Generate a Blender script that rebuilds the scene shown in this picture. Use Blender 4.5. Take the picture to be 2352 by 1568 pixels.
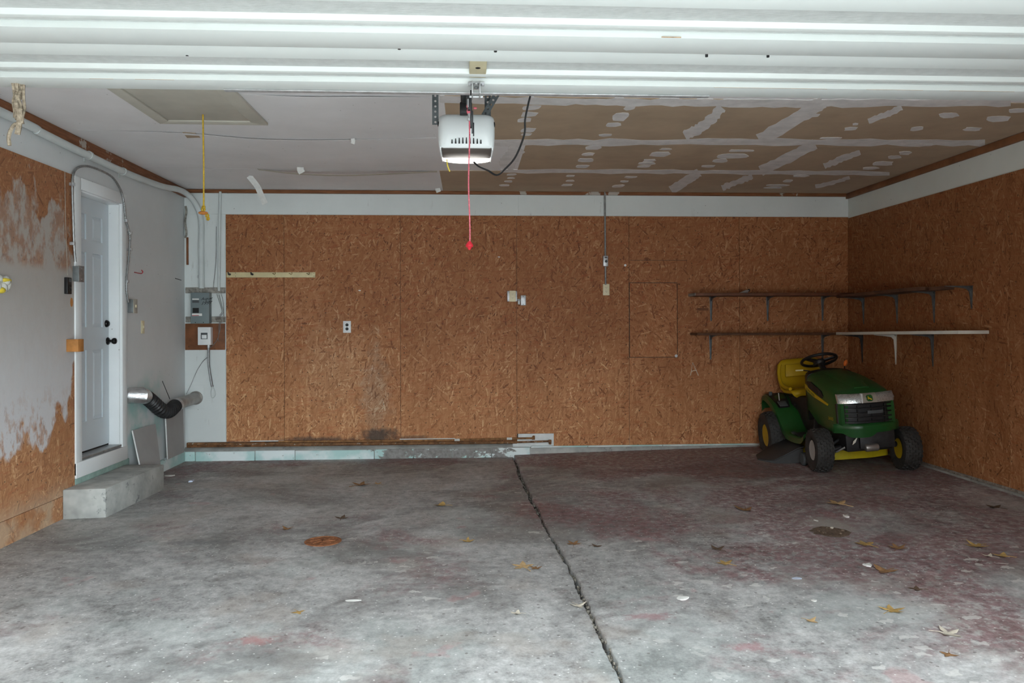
import bpy, bmesh, math, random
from mathutils import Vector, Matrix
R = math.radians
random.seed(7)
for o in list(bpy.data.objects): bpy.data.objects.remove(o)
scn = bpy.context.scene
col = scn.collection

# ------------------------------------------------------------------ camera, sky, exposure
F_PX, YAW, ROLL, CAM_Z, HOR = 1798.0, R(3.28), 0.0036, 1.40, 748.0
cam_d = bpy.data.cameras.new('camera'); cam = bpy.data.objects.new('camera', cam_d); col.objects.link(cam)
cam_d.sensor_fit = 'HORIZONTAL'; cam_d.sensor_width = 36; cam_d.lens = 36 * F_PX / 2352
cam_d.shift_y = (HOR - 784) / 2352; cam_d.clip_start = 0.05; cam_d.clip_end = 300
_r0 = Vector((math.cos(YAW), -math.sin(YAW), 0)); _u0 = Vector((0, 0, 1))
_r = (_r0 - ROLL * _u0).normalized(); _u = (_u0 + ROLL * _r0).normalized(); _b = _r.cross(_u)
cam.matrix_world = Matrix(((_r.x, _u.x, _b.x, 0), (_r.y, _u.y, _b.y, 0), (_r.z, _u.z, _b.z, CAM_Z), (0, 0, 0, 1)))
scn.camera = cam
W = bpy.data.worlds.new('overcast_sky'); scn.world = W; W.use_nodes = True
# plain overcast sky (CIE): three times brighter at the zenith than at the horizon, the same all round
_n, _l = W.node_tree.nodes, W.node_tree.links
_tc = _n.new('ShaderNodeTexCoord'); _sx = _n.new('ShaderNodeSeparateXYZ'); _l.new(_tc.outputs['Generated'], _sx.inputs[0])
_ma = _n.new('ShaderNodeMath'); _ma.operation = 'MULTIPLY_ADD'; _ma.use_clamp = True; _l.new(_sx.outputs[2], _ma.inputs[0]); _ma.inputs[1].default_value = .667; _ma.inputs[2].default_value = .333
_mx = _n.new('ShaderNodeMath'); _mx.operation = 'MULTIPLY'; _l.new(_ma.outputs[0], _mx.inputs[0]); _mx.inputs[1].default_value = 7.2
_n['Background'].inputs[0].default_value = (0.86, 0.955, 1.0, 1); _l.new(_mx.outputs[0], _n['Background'].inputs[1])
vs = scn.view_settings
scn.display_settings.display_device = 'sRGB'
vs.view_transform = 'Standard'; vs.look = 'None'; vs.gamma = 1.0; vs.use_curve_mapping = False
vs.exposure = 1.5

# ------------------------------------------------------------------ the surveyed planes of the garage
XL, XR, YB, ZC, YF = -2.95, 4.183, 8.375, 2.84, 1.12     # left, right, back, ceiling, front wall
def ray(x, y):
    dx, dy = x - 1176, y - HOR
    u, v = (dx - ROLL * dy) / F_PX, (dy + ROLL * dx) / F_PX
    return Vector((u * math.cos(YAW) + math.sin(YAW), -u * math.sin(YAW) + math.cos(YAW), -v))
def onY(x, y, Y=YB - .011):
    r = ray(x, y); t = Y / r.y; return Vector((r.x * t, Y, CAM_Z + r.z * t))
def onX(x, y, X=XL):
    r = ray(x, y); t = X / r.x; return Vector((X, r.y * t, CAM_Z + r.z * t))
def onZ(x, y, Z=ZC):
    r = ray(x, y); t = (Z - CAM_Z) / r.z; return Vector((r.x * t, r.y * t, Z))
CRK = [(1180, 1046), (1195, 1090), (1218, 1140), (1245, 1190), (1275, 1245), (1310, 1305), (1350, 1390), (1385, 1460), (1425, 1545), (1437, 1568)]
CRK = [onZ(x, y, .02) for x, y in CRK]
CRK = [Vector((CRK[0].x - .02, YB + .1, 0))] + CRK + [Vector((CRK[-1].x + .08, YF - .2, 0))]
def crack(Y):
    for a, b in zip(CRK, CRK[1:]):
        if b.y <= Y <= a.y:
            t = (Y - a.y) / (b.y - a.y); return a.x + (b.x - a.x) * t
    return CRK[0].x if Y > CRK[0].y else CRK[-1].x
def zf(X, Y):
    c = crack(Y)
    if X <= c: return 0.008
    return 0.008 + .022 * min(1, max(0, (Y - 3) / 5)) + .0215 * (X - c) * min(1, max(0, (Y - 1.1) / 3))
def onF(x, y, lift=0.0):
    z = .02
    for _ in range(6):
        p = onZ(x, y, z); z = zf(p.x, p.y)
    p.z = z + lift; return p

# ------------------------------------------------------------------ material helpers
MATS = {}
class NT:
    def __init__(s, name):
        s.m = bpy.data.materials.new(name); s.m.use_nodes = True; s.t = s.m.node_tree
        s.b = s.t.nodes['Principled BSDF']; MATS[name] = s.m
    def set(s, sock, v):
        if isinstance(v, bpy.types.NodeSocket): s.t.links.new(v, sock)
        elif v is not None:
            if isinstance(v, (tuple, list)) and len(v) == 3 and sock.type == 'RGBA': v = (*v, 1)
            sock.default_value = v
    def n(s, typ, props=None, ins=None):
        nd = s.t.nodes.new('ShaderNode' + typ)
        for k, v in (props or {}).items(): setattr(nd, k, v)
        for k, v in (ins or {}).items(): s.set(nd.inputs[k], v)
        return nd
    def math(s, op, a, b=None, c=None, clamp=False):
        return s.n('Math', {'operation': op, 'use_clamp': clamp}, {0: a, 1: b, 2: c}).outputs[0]
    def mix(s, f, a, b, mode='MIX'):
        return s.n('Mix', {'data_type': 'RGBA', 'blend_type': mode}, {0: f, 6: a, 7: b}).outputs[2]
    def ramp(s, f, stops, interp='LINEAR'):
        nd = s.n('ValToRGB', None, {0: f}); cr = nd.color_ramp; cr.interpolation = interp
        while len(cr.elements) < len(stops): cr.elements.new(.5)
        for e, (p, c) in zip(cr.elements, stops):
            e.position = p; e.color = (*c, 1) if isinstance(c, (tuple, list)) else (c, c, c, 1)
        return nd.outputs[0]
    def noise(s, vec, scale, detail=4, rough=.55, dist=0):
        return s.n('TexNoise', {'noise_dimensions': getattr(s, 'dim', '3D')}, {'Vector': vec, 'Scale': scale, 'Detail': detail, 'Roughness': rough, 'Distortion': dist}).outputs['Fac']
    def step(s, v, a, b):
        return s.n('MapRange', {'interpolation_type': 'SMOOTHSTEP'}, {0: v, 1: a, 2: b, 3: 0.0, 4: 1.0}).outputs[0]
    def pos(s): return s.n('NewGeometry').outputs['Position']
    def obj(s): return s.n('TexCoord').outputs['Object']
    def sep(s, v): return s.n('SeparateXYZ', None, {0: v}).outputs
    def comb(s, x, y, z=0.0): return s.n('CombineXYZ', None, {0: x, 1: y, 2: z}).outputs[0]
    def vmul(s, v, k): return s.n('VectorMath', {'operation': 'MULTIPLY'}, {0: v, 1: k}).outputs[0]
    def vadd(s, v, k): return s.n('VectorMath', {'operation': 'ADD'}, {0: v, 1: k}).outputs[0]
    def bump(s, h, strength=.3, dist=.004):
        s.set(s.b.inputs['Normal'], s.n('Bump', None, {'Strength': strength, 'Distance': dist, 'Height': h}).outputs[0])
    def out(s, colr=None, rough=None, metal=None, spec=None, **kw):
        s.set(s.b.inputs['Base Color'], colr); s.set(s.b.inputs['Roughness'], rough); s.set(s.b.inputs['Metallic'], metal)
        s.set(s.b.inputs['Specular IOR Level'], spec)
        for k, v in kw.items(): s.set(s.b.inputs[k.replace('_', ' ')], v)
        return s.m
def simple(name, c, rough=.6, metal=0.0, var=.15, scale=12, bump=0.0, spec=.35, dirt=None, **kw):
    t = NT(name); p = t.obj(); nz = t.noise(p, scale, 3, .6)
    lo = tuple(v * (1 - var) for v in c); hi = tuple(min(1, v * (1 + var)) for v in c)
    cc = t.ramp(nz, [(.3, lo), (.7, hi)])
    if dirt:
        d = t.noise(p, scale * 2.3, 6, .7); cc = t.mix(t.step(d, dirt[1], dirt[1] + .12), cc, dirt[0])
    if bump: t.bump(t.noise(p, scale * 6, 4), bump, .003)
    return t.out(cc, rough, metal, spec, **kw)

def osb(name, axis, ang0=0.0, wash=False, stain=False, tone=1.0):
    t = NT(name); t.dim = '2D'; P = t.sep(t.pos()); rnd = t.n('ObjectInfo').outputs['Random']
    hx = P[0] if axis == 'X' else P[1]
    off = t.math('MULTIPLY', rnd, 37.0)
    v0 = t.comb(t.math('ADD', hx, off), t.math('ADD', P[2], off))
    wob = t.n('TexNoise', {'noise_dimensions': '2D'}, {'Vector': v0, 'Scale': 9.0, 'Detail': 2.0})
    v = t.vadd(v0, t.vmul(t.vadd(wob.outputs['Color'], (-.5, -.5, -.5)), (.016, .016, 0)))
    best = tone_v = None
    for k, (a, l, w) in enumerate([(82, .08, .013), (100, .095, .016), (50, .075, .013), (-44, .08, .014), (66, .055, .009), (8, .07, .012)]):
        mp = t.n('Mapping', {'vector_type': 'TEXTURE'}, {'Vector': v, 'Location': (k * 3.17, k * 1.73, 0), 'Rotation': (0, 0, R(a + ang0)), 'Scale': (l, w, 1)})
        vo = t.n('TexVoronoi', {'voronoi_dimensions': '2D'}, {'Vector': mp.outputs[0], 'Scale': 1.0})
        c = t.n('SeparateColor', None, {0: vo.outputs['Color']}).outputs
        if best is None: best, tone_v = c[1], c[0]
        else:
            g = t.math('GREATER_THAN', c[1], best)
            tone_v = t.math('ADD', t.math('MULTIPLY', tone_v, t.math('SUBTRACT', 1.0, g)), t.math('MULTIPLY', c[0], g))
            best = t.math('MAXIMUM', best, c[1])
    grain = t.noise(t.vmul(v0, (60, 14, 1)), 6, 4)
    tv = t.math('ADD', tone_v, t.math('MULTIPLY', t.math('SUBTRACT', grain, .5), .35))
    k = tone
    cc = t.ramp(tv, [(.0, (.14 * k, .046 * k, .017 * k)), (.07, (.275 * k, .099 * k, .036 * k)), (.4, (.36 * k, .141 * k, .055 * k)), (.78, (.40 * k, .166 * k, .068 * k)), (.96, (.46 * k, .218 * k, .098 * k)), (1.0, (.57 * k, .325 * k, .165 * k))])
    red = t.n('SeparateColor', None, {0: vo.outputs['Color']}).outputs[2]
    cc = t.mix(t.math('MULTIPLY', t.step(red, .9, .92), .55), cc, (.34 * k, .10 * k, .035 * k))
    big = t.noise(v0, 1.3, 4, .6)
    cc = t.mix(t.math('MULTIPLY', t.step(big, .35, .7), .35), cc, (.30 * k, .115 * k, .04 * k))
    # light painted in: sheets brighter towards the foot, with weathered blotches and streaks
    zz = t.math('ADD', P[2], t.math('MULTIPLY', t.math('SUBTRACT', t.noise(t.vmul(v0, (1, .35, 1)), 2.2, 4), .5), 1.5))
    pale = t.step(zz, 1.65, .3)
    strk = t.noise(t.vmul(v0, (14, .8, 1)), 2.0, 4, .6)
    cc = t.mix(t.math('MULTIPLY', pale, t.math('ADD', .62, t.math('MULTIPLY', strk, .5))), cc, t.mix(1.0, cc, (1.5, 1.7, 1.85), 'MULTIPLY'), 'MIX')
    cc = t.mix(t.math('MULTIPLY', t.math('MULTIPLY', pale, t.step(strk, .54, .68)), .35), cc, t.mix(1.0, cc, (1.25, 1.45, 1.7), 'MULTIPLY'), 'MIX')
    # knots and nail heads
    sp = t.n('TexVoronoi', {'voronoi_dimensions': '2D'}, {'Vector': v0, 'Scale': 7.0}).outputs['Distance']
    cc = t.mix(t.math('MULTIPLY', t.step(sp, .055, .03), .75), cc, (.05, .03, .02))
    if stain:
        def blob(cx, cz, sx, sz, amp):
            a = t.math('DIVIDE', t.math('SUBTRACT', P[0], cx), sx); b = t.math('DIVIDE', t.math('SUBTRACT', P[2], cz), sz)
            d = t.math('SQRT', t.math('ADD', t.math('MULTIPLY', a, a), t.math('MULTIPLY', b, b)))
            n_ = t.math('MULTIPLY', t.math('SUBTRACT', t.noise(v0, 9, 5, .65), .5), 1.5)
            return t.math('MULTIPLY', t.step(t.math('ADD', d, n_), 1.05, .25), amp)
        cc = t.mix(blob(-.96, .62, .2, .75, .62), cc, t.mix(1.0, cc, (.82, 1.1, 1.55), 'MULTIPLY'))
        cc = t.mix(blob(-.93, .24, .26, .12, .85), cc, (.05, .042, .036))
        cc = t.mix(blob(-1.55, .20, .55, .05, .75), cc, (.06, .05, .042))
        cc = t.mix(blob(-.55, .21, .25, .04, .6), cc, (.07, .055, .045))
        cc = t.mix(blob(-1.4, 1.0, .55, .7, .6), cc, t.mix(1.0, cc, (1.05, 1.22, 1.45), 'MULTIPLY'))
        cc = t.mix(blob(-1.75, 1.75, .35, .5, .55), cc, t.mix(1.0, cc, (1.25, 1.4, 1.6), 'MULTIPLY'))
    rough = .62
    if wash:
        cc = t.mix(.16, cc, (.30, .22, .16))
        n1 = t.noise(t.vmul(v0, (2.6, 1.5, 1)), 1.5, 4, .55); n2 = t.noise(t.vmul(v0, (6, 3, 1)), 2.2, 7, .7); n5 = t.noise(t.vmul(v0, (2.2, 1.2, 1)), 1.6, 3, .5)
        up = t.math('ADD', P[2], t.math('MULTIPLY', t.math('SUBTRACT', n1, .5), 1.5))
        up = t.math('ADD', up, t.math('MULTIPLY', t.math('MAXIMUM', t.math('SUBTRACT', P[1], 5.72), 0.0), 1.1))
        lo = t.math('ADD', P[2], t.math('MULTIPLY', t.math('SUBTRACT', n1, .5), 1.0))
        lo = t.math('SUBTRACT', lo, t.math('MULTIPLY', t.math('MAXIMUM', t.math('SUBTRACT', P[1], 5.55), 0.0), .9))
        m = t.math('MULTIPLY', t.step(t.math('ADD', up, t.math('MULTIPLY', n2, .12)), 2.40, 2.30), t.step(t.math('ADD', lo, t.math('MULTIPLY', n2, .12)), .62, .72))
        thin = t.math('MULTIPLY', t.step(P[2], 1.78, 1.86), t.step(t.math('ADD', n2, t.math('MULTIPLY', n5, .5)), .62, .86))
        thin2 = t.math('MULTIPLY', t.step(P[2], 1.1, .6), t.step(n2, .48, .64))
        m = t.math('MULTIPLY', m, t.math('SUBTRACT', 1.0, t.math('MULTIPLY', t.math('MAXIMUM', thin, thin2), .72)))
        m = t.math('MULTIPLY', m, t.math('ADD', .82, t.math('MULTIPLY', n2, .2)))
        wcol = t.mix(t.step(P[2], 1.9, .7), (.46, .44, .41), (.68, .69, .71))
        cc = t.mix(m, cc, wcol)
        base = t.math('MULTIPLY', t.step(P[2], .34, .10), t.step(t.noise(v0, 3.5, 4), .36, .55))
        cc = t.mix(t.math('MULTIPLY', base, .6), cc, (.60, .47, .33))
    t.bump(t.math('ADD', best, grain), .22, .003)
    return t.out(cc, rough, 0.0, .3)

def paint(name, c, dirtc=(.30, .28, .25), amt=.62, teal=None, rough=.6, streak=True):
    t = NT(name); p = t.pos(); P = t.sep(p)
    n1 = t.noise(p, 1.6, 5, .6); n2 = t.noise(t.vmul(p, (6, 6, 1.2)), 3, 5, .7); n3 = t.noise(p, 40, 4, .6)
    cc = t.ramp(n1, [(.3, tuple(v * .90 for v in c)), (.7, c)])
    cc = t.mix(t.math('MULTIPLY', t.step(n2, amt, amt + .14), .35), cc, dirtc)
    sp = t.n('TexVoronoi', None, {'Vector': p, 'Scale': 9.0}).outputs['Distance']
    cc = t.mix(t.math('MULTIPLY', t.step(sp, .05, .03), .6), cc, (.12, .11, .1))
    if teal:
        (y0, y1, z0, z1), tc = teal
        my = t.math('MULTIPLY', t.step(P[1], y0, y0 + .15), t.step(P[1], y1, y1 - .3))
        mz = t.math('MULTIPLY', t.step(P[2], z0, z0 + .15), t.step(P[2], z1, z1 - .3))
        cc = t.mix(t.math('MULTIPLY', t.math('MULTIPLY', my, mz), t.step(t.noise(p, 4, 4), .35, .65)), cc, tc)
    t.bump(n3, .12, .002)
    return t.out(cc, rough, 0.0, .3)

SPILLS = [(*onF(592, 1470).xy, .10, .07, (.46, .17, .17), .5), (*onF(1490, 1415).xy, .16, .06, (.42, .16, .18), .4), (*onF(1720, 1485).xy, .12, .06, (.46, .18, .20), .4), (*onF(742, 1243).xy, .2, .2, (.10, .09, .085), .6),
          (*onF(1905, 1205).xy, .22, .25, (.42, .40, .36), .7), (*onF(600, 1060).xy, .5, .12, (.16, .07, .075), .6), (*onF(450, 1245).xy, .35, .10, (.15, .16, .165), .5)]
def concrete_floor():
    t = NT('worn_painted_concrete'); t.dim = '2D'; p = t.pos(); P = t.sep(p)
    px = t.vmul(p, (1, 1, 0))
    n0 = t.noise(px, .55, 4, .55); n2 = t.noise(px, 2.1, 6, .66, .3); n3 = t.noise(px, 15, 5, .74); n4 = t.noise(px, 70, 4, .65)
    g = t.math('ADD', t.math('ADD', t.math('MULTIPLY', n0, .18), t.math('MULTIPLY', n2, .34)), t.math('ADD', t.math('MULTIPLY', n3, .36), t.math('MULTIPLY', n4, .17)))
    cc = t.ramp(g, [(.37, (.15, .147, .143)), (.47, (.32, .318, .312)), (.555, (.45, .447, .44)), (.68, (.64, .64, .63))])
    tint = t.noise(t.vadd(px, (3, 8, 0)), 1.1, 4)
    cc = t.mix(t.math('MULTIPLY', t.step(tint, .52, .66), .28), cc, (.40, .455, .44))
    cc = t.mix(t.math('MULTIPLY', t.step(t.noise(t.vadd(px, (13, 2, 0)), 1.6, 5), .54, .68), .3), cc, (.34, .27, .22))
    # tyre grime and oil, thick in the inner half of the bays
    grime = t.math('ADD', t.noise(t.vmul(px, (1, 1.25, 1)), .85, 6, .66, .4), t.math('MULTIPLY', t.step(P[1], 4.4, 6.6), .06))
    cc = t.mix(t.math('MULTIPLY', t.step(grime, .46, .70), .66), cc, t.ramp(n3, [(.3, (.085, .08, .078)), (.7, (.17, .162, .157))]))
    # old red floor paint, mostly gone from the left bay
    xr = t.step(P[0], .3, 1.6)
    back = t.step(P[1], 7.3, 8.1)
    bias = t.math('ADD', t.math('MULTIPLY', xr, .13), t.math('MULTIPLY', back, .13))
    far = t.math('MULTIPLY', t.math('MULTIPLY', t.step(P[1], 3.4, 6.2), xr), .09); far = t.math('SUBTRACT', far, t.math('MULTIPLY', t.step(P[1], 4.4, 3.2), .03))
    r1 = t.math('ADD', t.math('ADD', t.noise(px, 1.0, 6, .66, .3), far), bias)
    rm = t.math('MULTIPLY', t.step(r1, .54, .74), t.step(t.noise(px, 19, 4, .74), .28, .58))
    cc = t.mix(t.math('MULTIPLY', rm, .78), cc, t.ramp(n3, [(.3, (.12, .046, .052)), (.7, (.31, .165, .172))]))
    pk = t.math('MULTIPLY', t.step(t.noise(t.vadd(px, (9, 4, 0)), 2.4, 4), .69, .75), .35)
    cc = t.mix(pk, cc, (.42, .20, .20))
    # bare pale scabs and paint chips
    vo = t.n('TexVoronoi', {'voronoi_dimensions': '2D'}, {'Vector': t.vadd(t.vmul(px, (1, 1.5, 1)), t.vmul(t.n('TexNoise', {'noise_dimensions': '2D'}, {'Vector': px, 'Scale': 18.0}).outputs['Color'], (.12, .12, 0))), 'Scale': 7.5})
    sel = t.n('SeparateColor', None, {0: vo.outputs['Color']}).outputs
    lim = t.math('MULTIPLY', sel[0], .30)
    chip = t.math('MULTIPLY', t.math('LESS_THAN', vo.outputs['Distance'], lim), t.math('GREATER_THAN', sel[1], .62))
    zone = t.step(t.math('ADD', t.noise(px, 1.1, 3), t.math('MULTIPLY', t.math('MULTIPLY', xr, t.step(P[1], 6.2, 3.6)), .20)), .56, .68)
    cc = t.mix(t.math('MULTIPLY', t.math('MULTIPLY', chip, zone), .6), cc, (.66, .65, .62))
    v2 = t.n('TexVoronoi', {'voronoi_dimensions': '2D'}, {'Vector': px, 'Scale': 22.0}); s2 = t.n('SeparateColor', None, {0: v2.outputs['Color']}).outputs
    fl = t.math('MULTIPLY', t.math('LESS_THAN', v2.outputs['Distance'], .09), t.math('GREATER_THAN', s2[0], .8))
    cc = t.mix(t.math('MULTIPLY', fl, .8), cc, (.72, .72, .70))
    v3 = t.n('TexVoronoi', {'voronoi_dimensions': '2D'}, {'Vector': t.vadd(px, (5, 2, 0)), 'Scale': 17.0}); s3 = t.n('SeparateColor', None, {0: v3.outputs['Color']}).outputs
    cc = t.mix(t.math('MULTIPLY', t.math('MULTIPLY', t.math('LESS_THAN', v3.outputs['Distance'], .12), t.math('GREATER_THAN', s3[0], .86)), .55), cc, (.09, .075, .065))
    for cx, cy, rx, ry, tc, am in SPILLS:
        a = t.math('DIVIDE', t.math('SUBTRACT', P[0], cx), rx); b = t.math('DIVIDE', t.math('SUBTRACT', P[1], cy), ry)
        d = t.math('ADD', t.math('SQRT', t.math('ADD', t.math('MULTIPLY', a, a), t.math('MULTIPLY', b, b))), t.math('MULTIPLY', t.math('SUBTRACT', n3, .5), 2.2))
        cc = t.mix(t.math('MULTIPLY', t.step(d, 1.0, .2), am), cc, tc)
    t.bump(t.math('ADD', t.math('MULTIPLY', n3, 1.0), t.math('MULTIPLY', n4, .3)), .35, .006)
    return t.out(cc, t.ramp(n2, [(.35, .48), (.7, .75)]), 0.0, .4)
def block_paint():
    t = NT('flaking_block_paint'); p = t.pos(); P = t.sep(p)
    n = t.math('ADD', t.noise(t.vmul(p, (1, 1, 2)), 9, 6, .7), t.math('MULTIPLY', t.noise(p, 1.7, 2), .25))
    wear = t.step(P[0], -1.3, -.7); wear = t.math('MULTIPLY', wear, t.step(P[0], .62, .35))
    lim = t.math('ADD', .44, t.math('MULTIPLY', wear, .22))
    m = t.step(n, lim, t.math('ADD', lim, .06))
    pc = t.mix(t.step(t.noise(p, 3, 4), .42, .6), (.78, .86, .86), (.48, .70, .68))
    cc = t.mix(m, t.ramp(t.noise(p, 30, 4), [(.3, (.20, .19, .18)), (.7, (.33, .32, .31))]), pc)
    t.bump(m, .3, .004)
    return t.out(cc, .75, 0.0, .3)

# ------------------------------------------------------------------ mesh helpers
class MB:
    def __init__(s, M=None): s.v, s.f, s.M = [], [], M
    def P(s, p): p = Vector(p); return (s.M @ p) if s.M is not None else p
    def add(s, vs_, fs):
        k = len(s.v); s.v += [s.P(p) for p in vs_]; s.f += [tuple(i + k for i in f) for f in fs]; return s
    def box(s, a, b):
        (x0, y0, z0), (x1, y1, z1) = a, b
        return s.add([(x0, y0, z0), (x1, y0, z0), (x1, y1, z0), (x0, y1, z0), (x0, y0, z1), (x1, y0, z1), (x1, y1, z1), (x0, y1, z1)],
                     [(0, 3, 2, 1), (4, 5, 6, 7), (0, 1, 5, 4), (1, 2, 6, 5), (2, 3, 7, 6), (3, 0, 4, 7)])
    def obox(s, c, size, rot=(0, 0, 0)):
        from mathutils import Euler
        m = Matrix.Translation(c) @ Euler(rot).to_matrix().to_4x4(); h = [q / 2 for q in size]
        return s.add([m @ Vector((x * h[0], y * h[1], z * h[2])) for z in (-1, 1) for x, y in ((-1, -1), (1, -1), (1, 1), (-1, 1))],
                     [(0, 3, 2, 1), (4, 5, 6, 7), (0, 1, 5, 4), (1, 2, 6, 5), (2, 3, 7, 6), (3, 0, 4, 7)])
    def prism(s, pts, d):
        d = Vector(d); n = len(pts); pts = [Vector(p) for p in pts]
        return s.add(pts + [p + d for p in pts], [tuple(range(n))[::-1], tuple(range(n, 2 * n))] + [(i, (i + 1) % n, (i + 1) % n + n, i + n) for i in range(n)])
    def loft(s, rings, cap0=True, cap1=True):
        n = len(rings[0]); vs_ = [p for r in rings for p in r]; fs = []
        for k in range(len(rings) - 1):
            for i in range(n):
                j = (i + 1) % n; fs.append((k * n + i, k * n + j, (k + 1) * n + j, (k + 1) * n + i))
        if cap0: fs.append(tuple(range(n))[::-1])
        if cap1: fs.append(tuple(range((len(rings) - 1) * n, len(rings) * n)))
        return s.add(vs_, fs)
    def tube(s, pts, r, n=8, closed=False, cap=True):
        pts = [Vector(p) for p in pts]; m = len(pts); rs = r if isinstance(r, (list, tuple)) else [r] * m
        rings = []; up = None
        for i, p in enumerate(pts):
            a = pts[(i - 1) % m] if (closed or i) else pts[0]; b = pts[(i + 1) % m] if (closed or i < m - 1) else pts[-1]
            d = (b - a).normalized() if (b - a).length > 1e-9 else Vector((0, 0, 1))
            if up is None: up = d.orthogonal().normalized()
            up = (up - d * up.dot(d)); up = up.normalized() if up.length > 1e-6 else d.orthogonal().normalized()
            w = d.cross(up)
            rings.append([p + (up * math.cos(2 * math.pi * k / n) + w * math.sin(2 * math.pi * k / n)) * rs[i] for k in range(n)])
        if closed: rings.append(rings[0]); return s.loft(rings, False, False)
        return s.loft(rings, cap, cap)
    def lathe(s, prof, M, n=24, cap=True):
        rings = [[M @ Vector((r * math.cos(2 * math.pi * k / n), r * math.sin(2 * math.pi * k / n), z)) for k in range(n)] for r, z in prof]
        return s.loft(rings, cap, cap)
    def disc(s, c, axis, r, h, n=16):
        q = Vector(axis).to_track_quat('Z', 'Y').to_matrix().to_4x4()
        return s.lathe([(r, 0), (r, h)], Matrix.Translation(c) @ q, n)
    def ell(s, c, r, n=12, m=8, R3=None):
        rings = []
        for i in range(m + 1):
            a = math.pi * i / m; q = max(math.sin(a), .02)
            ring = [Vector((r[0] * q * math.cos(2 * math.pi * k / n), r[1] * q * math.sin(2 * math.pi * k / n), -r[2] * math.cos(a))) for k in range(n)]
            rings.append([Vector(c) + ((R3 @ p) if R3 else p) for p in ring])
        return s.loft(rings)
    def sheet(s, pts, th, nrm):           # polygon plate of thickness th towards -nrm
        return s.prism(pts, Vector(nrm) * -th)
    def build(s, name, m, parent=None, bevel=0.0, angle=35, origin=None, seg=2):
        me = bpy.data.meshes.new(name)
        off = world_loc(parent) if parent is not None else (Vector(origin) if origin is not None else Vector((0, 0, 0)))
        me.from_pydata([p - off for p in s.v], [], s.f)
        bm = bmesh.new(); bm.from_mesh(me); bmesh.ops.remove_doubles(bm, verts=bm.verts, dist=1e-6)
        bmesh.ops.recalc_face_normals(bm, faces=bm.faces)
        if bevel:
            ed = [e for e in bm.edges if len(e.link_faces) == 2 and e.calc_face_angle(0) > R(30)]
            bmesh.ops.bevel(bm, geom=ed, offset=bevel, segments=seg, profile=.5, affect='EDGES', clamp_overlap=True)
        bm.to_mesh(me); bm.free()
        for p in me.polygons: p.use_smooth = True
        me.set_sharp_from_angle(angle=R(angle))
        o = bpy.data.objects.new(name, me); col.objects.link(o)
        me.materials.append(MATS[m] if isinstance(m, str) else m)
        if parent is not None: o.parent = parent
        o.location = (0, 0, 0) if parent is not None else off
        return o
def world_loc(o):
    p = Vector((0, 0, 0))
    while o is not None: p = p + o.location; o = o.parent
    return p
def tag(o, label=None, cat=None, group=None, kind=None):
    for k, v in (('label', label), ('category', cat), ('group', group), ('kind', kind)):
        if v: o[k] = v
    return o
def thing(name, loc, label, cat, group=None):
    o = bpy.data.objects.new(name, None); col.objects.link(o); o.location = loc; o.empty_display_size = .05
    return tag(o, label, cat, group)
def one(mb, name, m, label, cat, group=None, bevel=0.0, angle=35):      # a thing that is a single mesh, origin at its base
    xs = [p.x for p in mb.v]; ys = [p.y for p in mb.v]; zs = [p.z for p in mb.v]
    o = mb.build(name, m, None, bevel, angle, ((min(xs) + max(xs)) / 2, (min(ys) + max(ys)) / 2, min(zs)))
    return tag(o, label, cat, group)
def struct(o): o['kind'] = 'structure'; return o
def smooth(pts, n=6):                     # Catmull-Rom
    pts = [Vector(p) for p in pts]; q = [pts[0] * 2 - pts[1]] + pts + [pts[-1] * 2 - pts[-2]]; out = []
    for i in range(1, len(q) - 2):
        a, b, c, d = q[i - 1:i + 3]
        for k in range(n):
            t = k / n
            out.append(.5 * ((2 * b) + (c - a) * t + (2 * a - 5 * b + 4 * c - d) * t * t + (3 * b - a - 3 * c + d) * t ** 3))
    return out + [pts[-1]]
def text_mesh(name, body, size, M, m, parent, shear=0.0, depth=.0004):
    cu = bpy.data.curves.new(name, 'FONT'); cu.body = body; cu.size = size; cu.extrude = depth; cu.shear = shear; cu.align_x = 'LEFT'
    ob = bpy.data.objects.new(name + '_tmp', cu); col.objects.link(ob)
    dg = bpy.context.evaluated_depsgraph_get(); me = bpy.data.meshes.new_from_object(ob.evaluated_get(dg))
    bpy.data.objects.remove(ob)
    off = Matrix.Translation(-world_loc(parent)); me.transform(off @ M)
    o = bpy.data.objects.new(name, me); col.objects.link(o); o.parent = parent
    me.materials.clear(); me.materials.append(MATS[m]); return o
FACE_BACK = Matrix(((1, 0, 0, 0), (0, 0, -1, 0), (0, 1, 0, 0), (0, 0, 0, 1)))    # lettering on the back wall, read from the door

# ------------------------------------------------------------------ materials
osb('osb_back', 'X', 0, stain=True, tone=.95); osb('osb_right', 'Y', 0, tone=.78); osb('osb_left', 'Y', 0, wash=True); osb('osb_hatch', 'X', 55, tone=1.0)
paint('wall_paint_back', (.76, .80, .79)); paint('wall_paint_right', (.72, .76, .72), amt=.7)
paint('wall_paint_left', (.70, .725, .73), teal=((6.9, 7.9, .3, 1.05), (.36, .56, .54)), amt=.66)
paint('ceiling_paint', (.88, .87, .88), amt=.7); paint('trim_white', (.86, .89, .90), amt=.8)
concrete_floor(); block_paint()
simple('kraft_paper', (.47, .36, .255), .85, var=.10, scale=3)
simple('joint_compound', (.74, .72, .71), .8, var=.12, scale=9)
simple('raw_gypsum', (.74, .74, .72), .9, var=.1, scale=40)
simple('drywall_face', (.36, .36, .355), .85, var=.06, scale=4)
t = NT('old_trim_wood'); p = t.pos(); nz = t.noise(p, 2.2, 5, .7)
cc = t.ramp(t.noise(t.vmul(p, (3, 3, 40)), 2, 4), [(.3, (.16, .06, .025)), (.7, (.30, .125, .055))])
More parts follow.
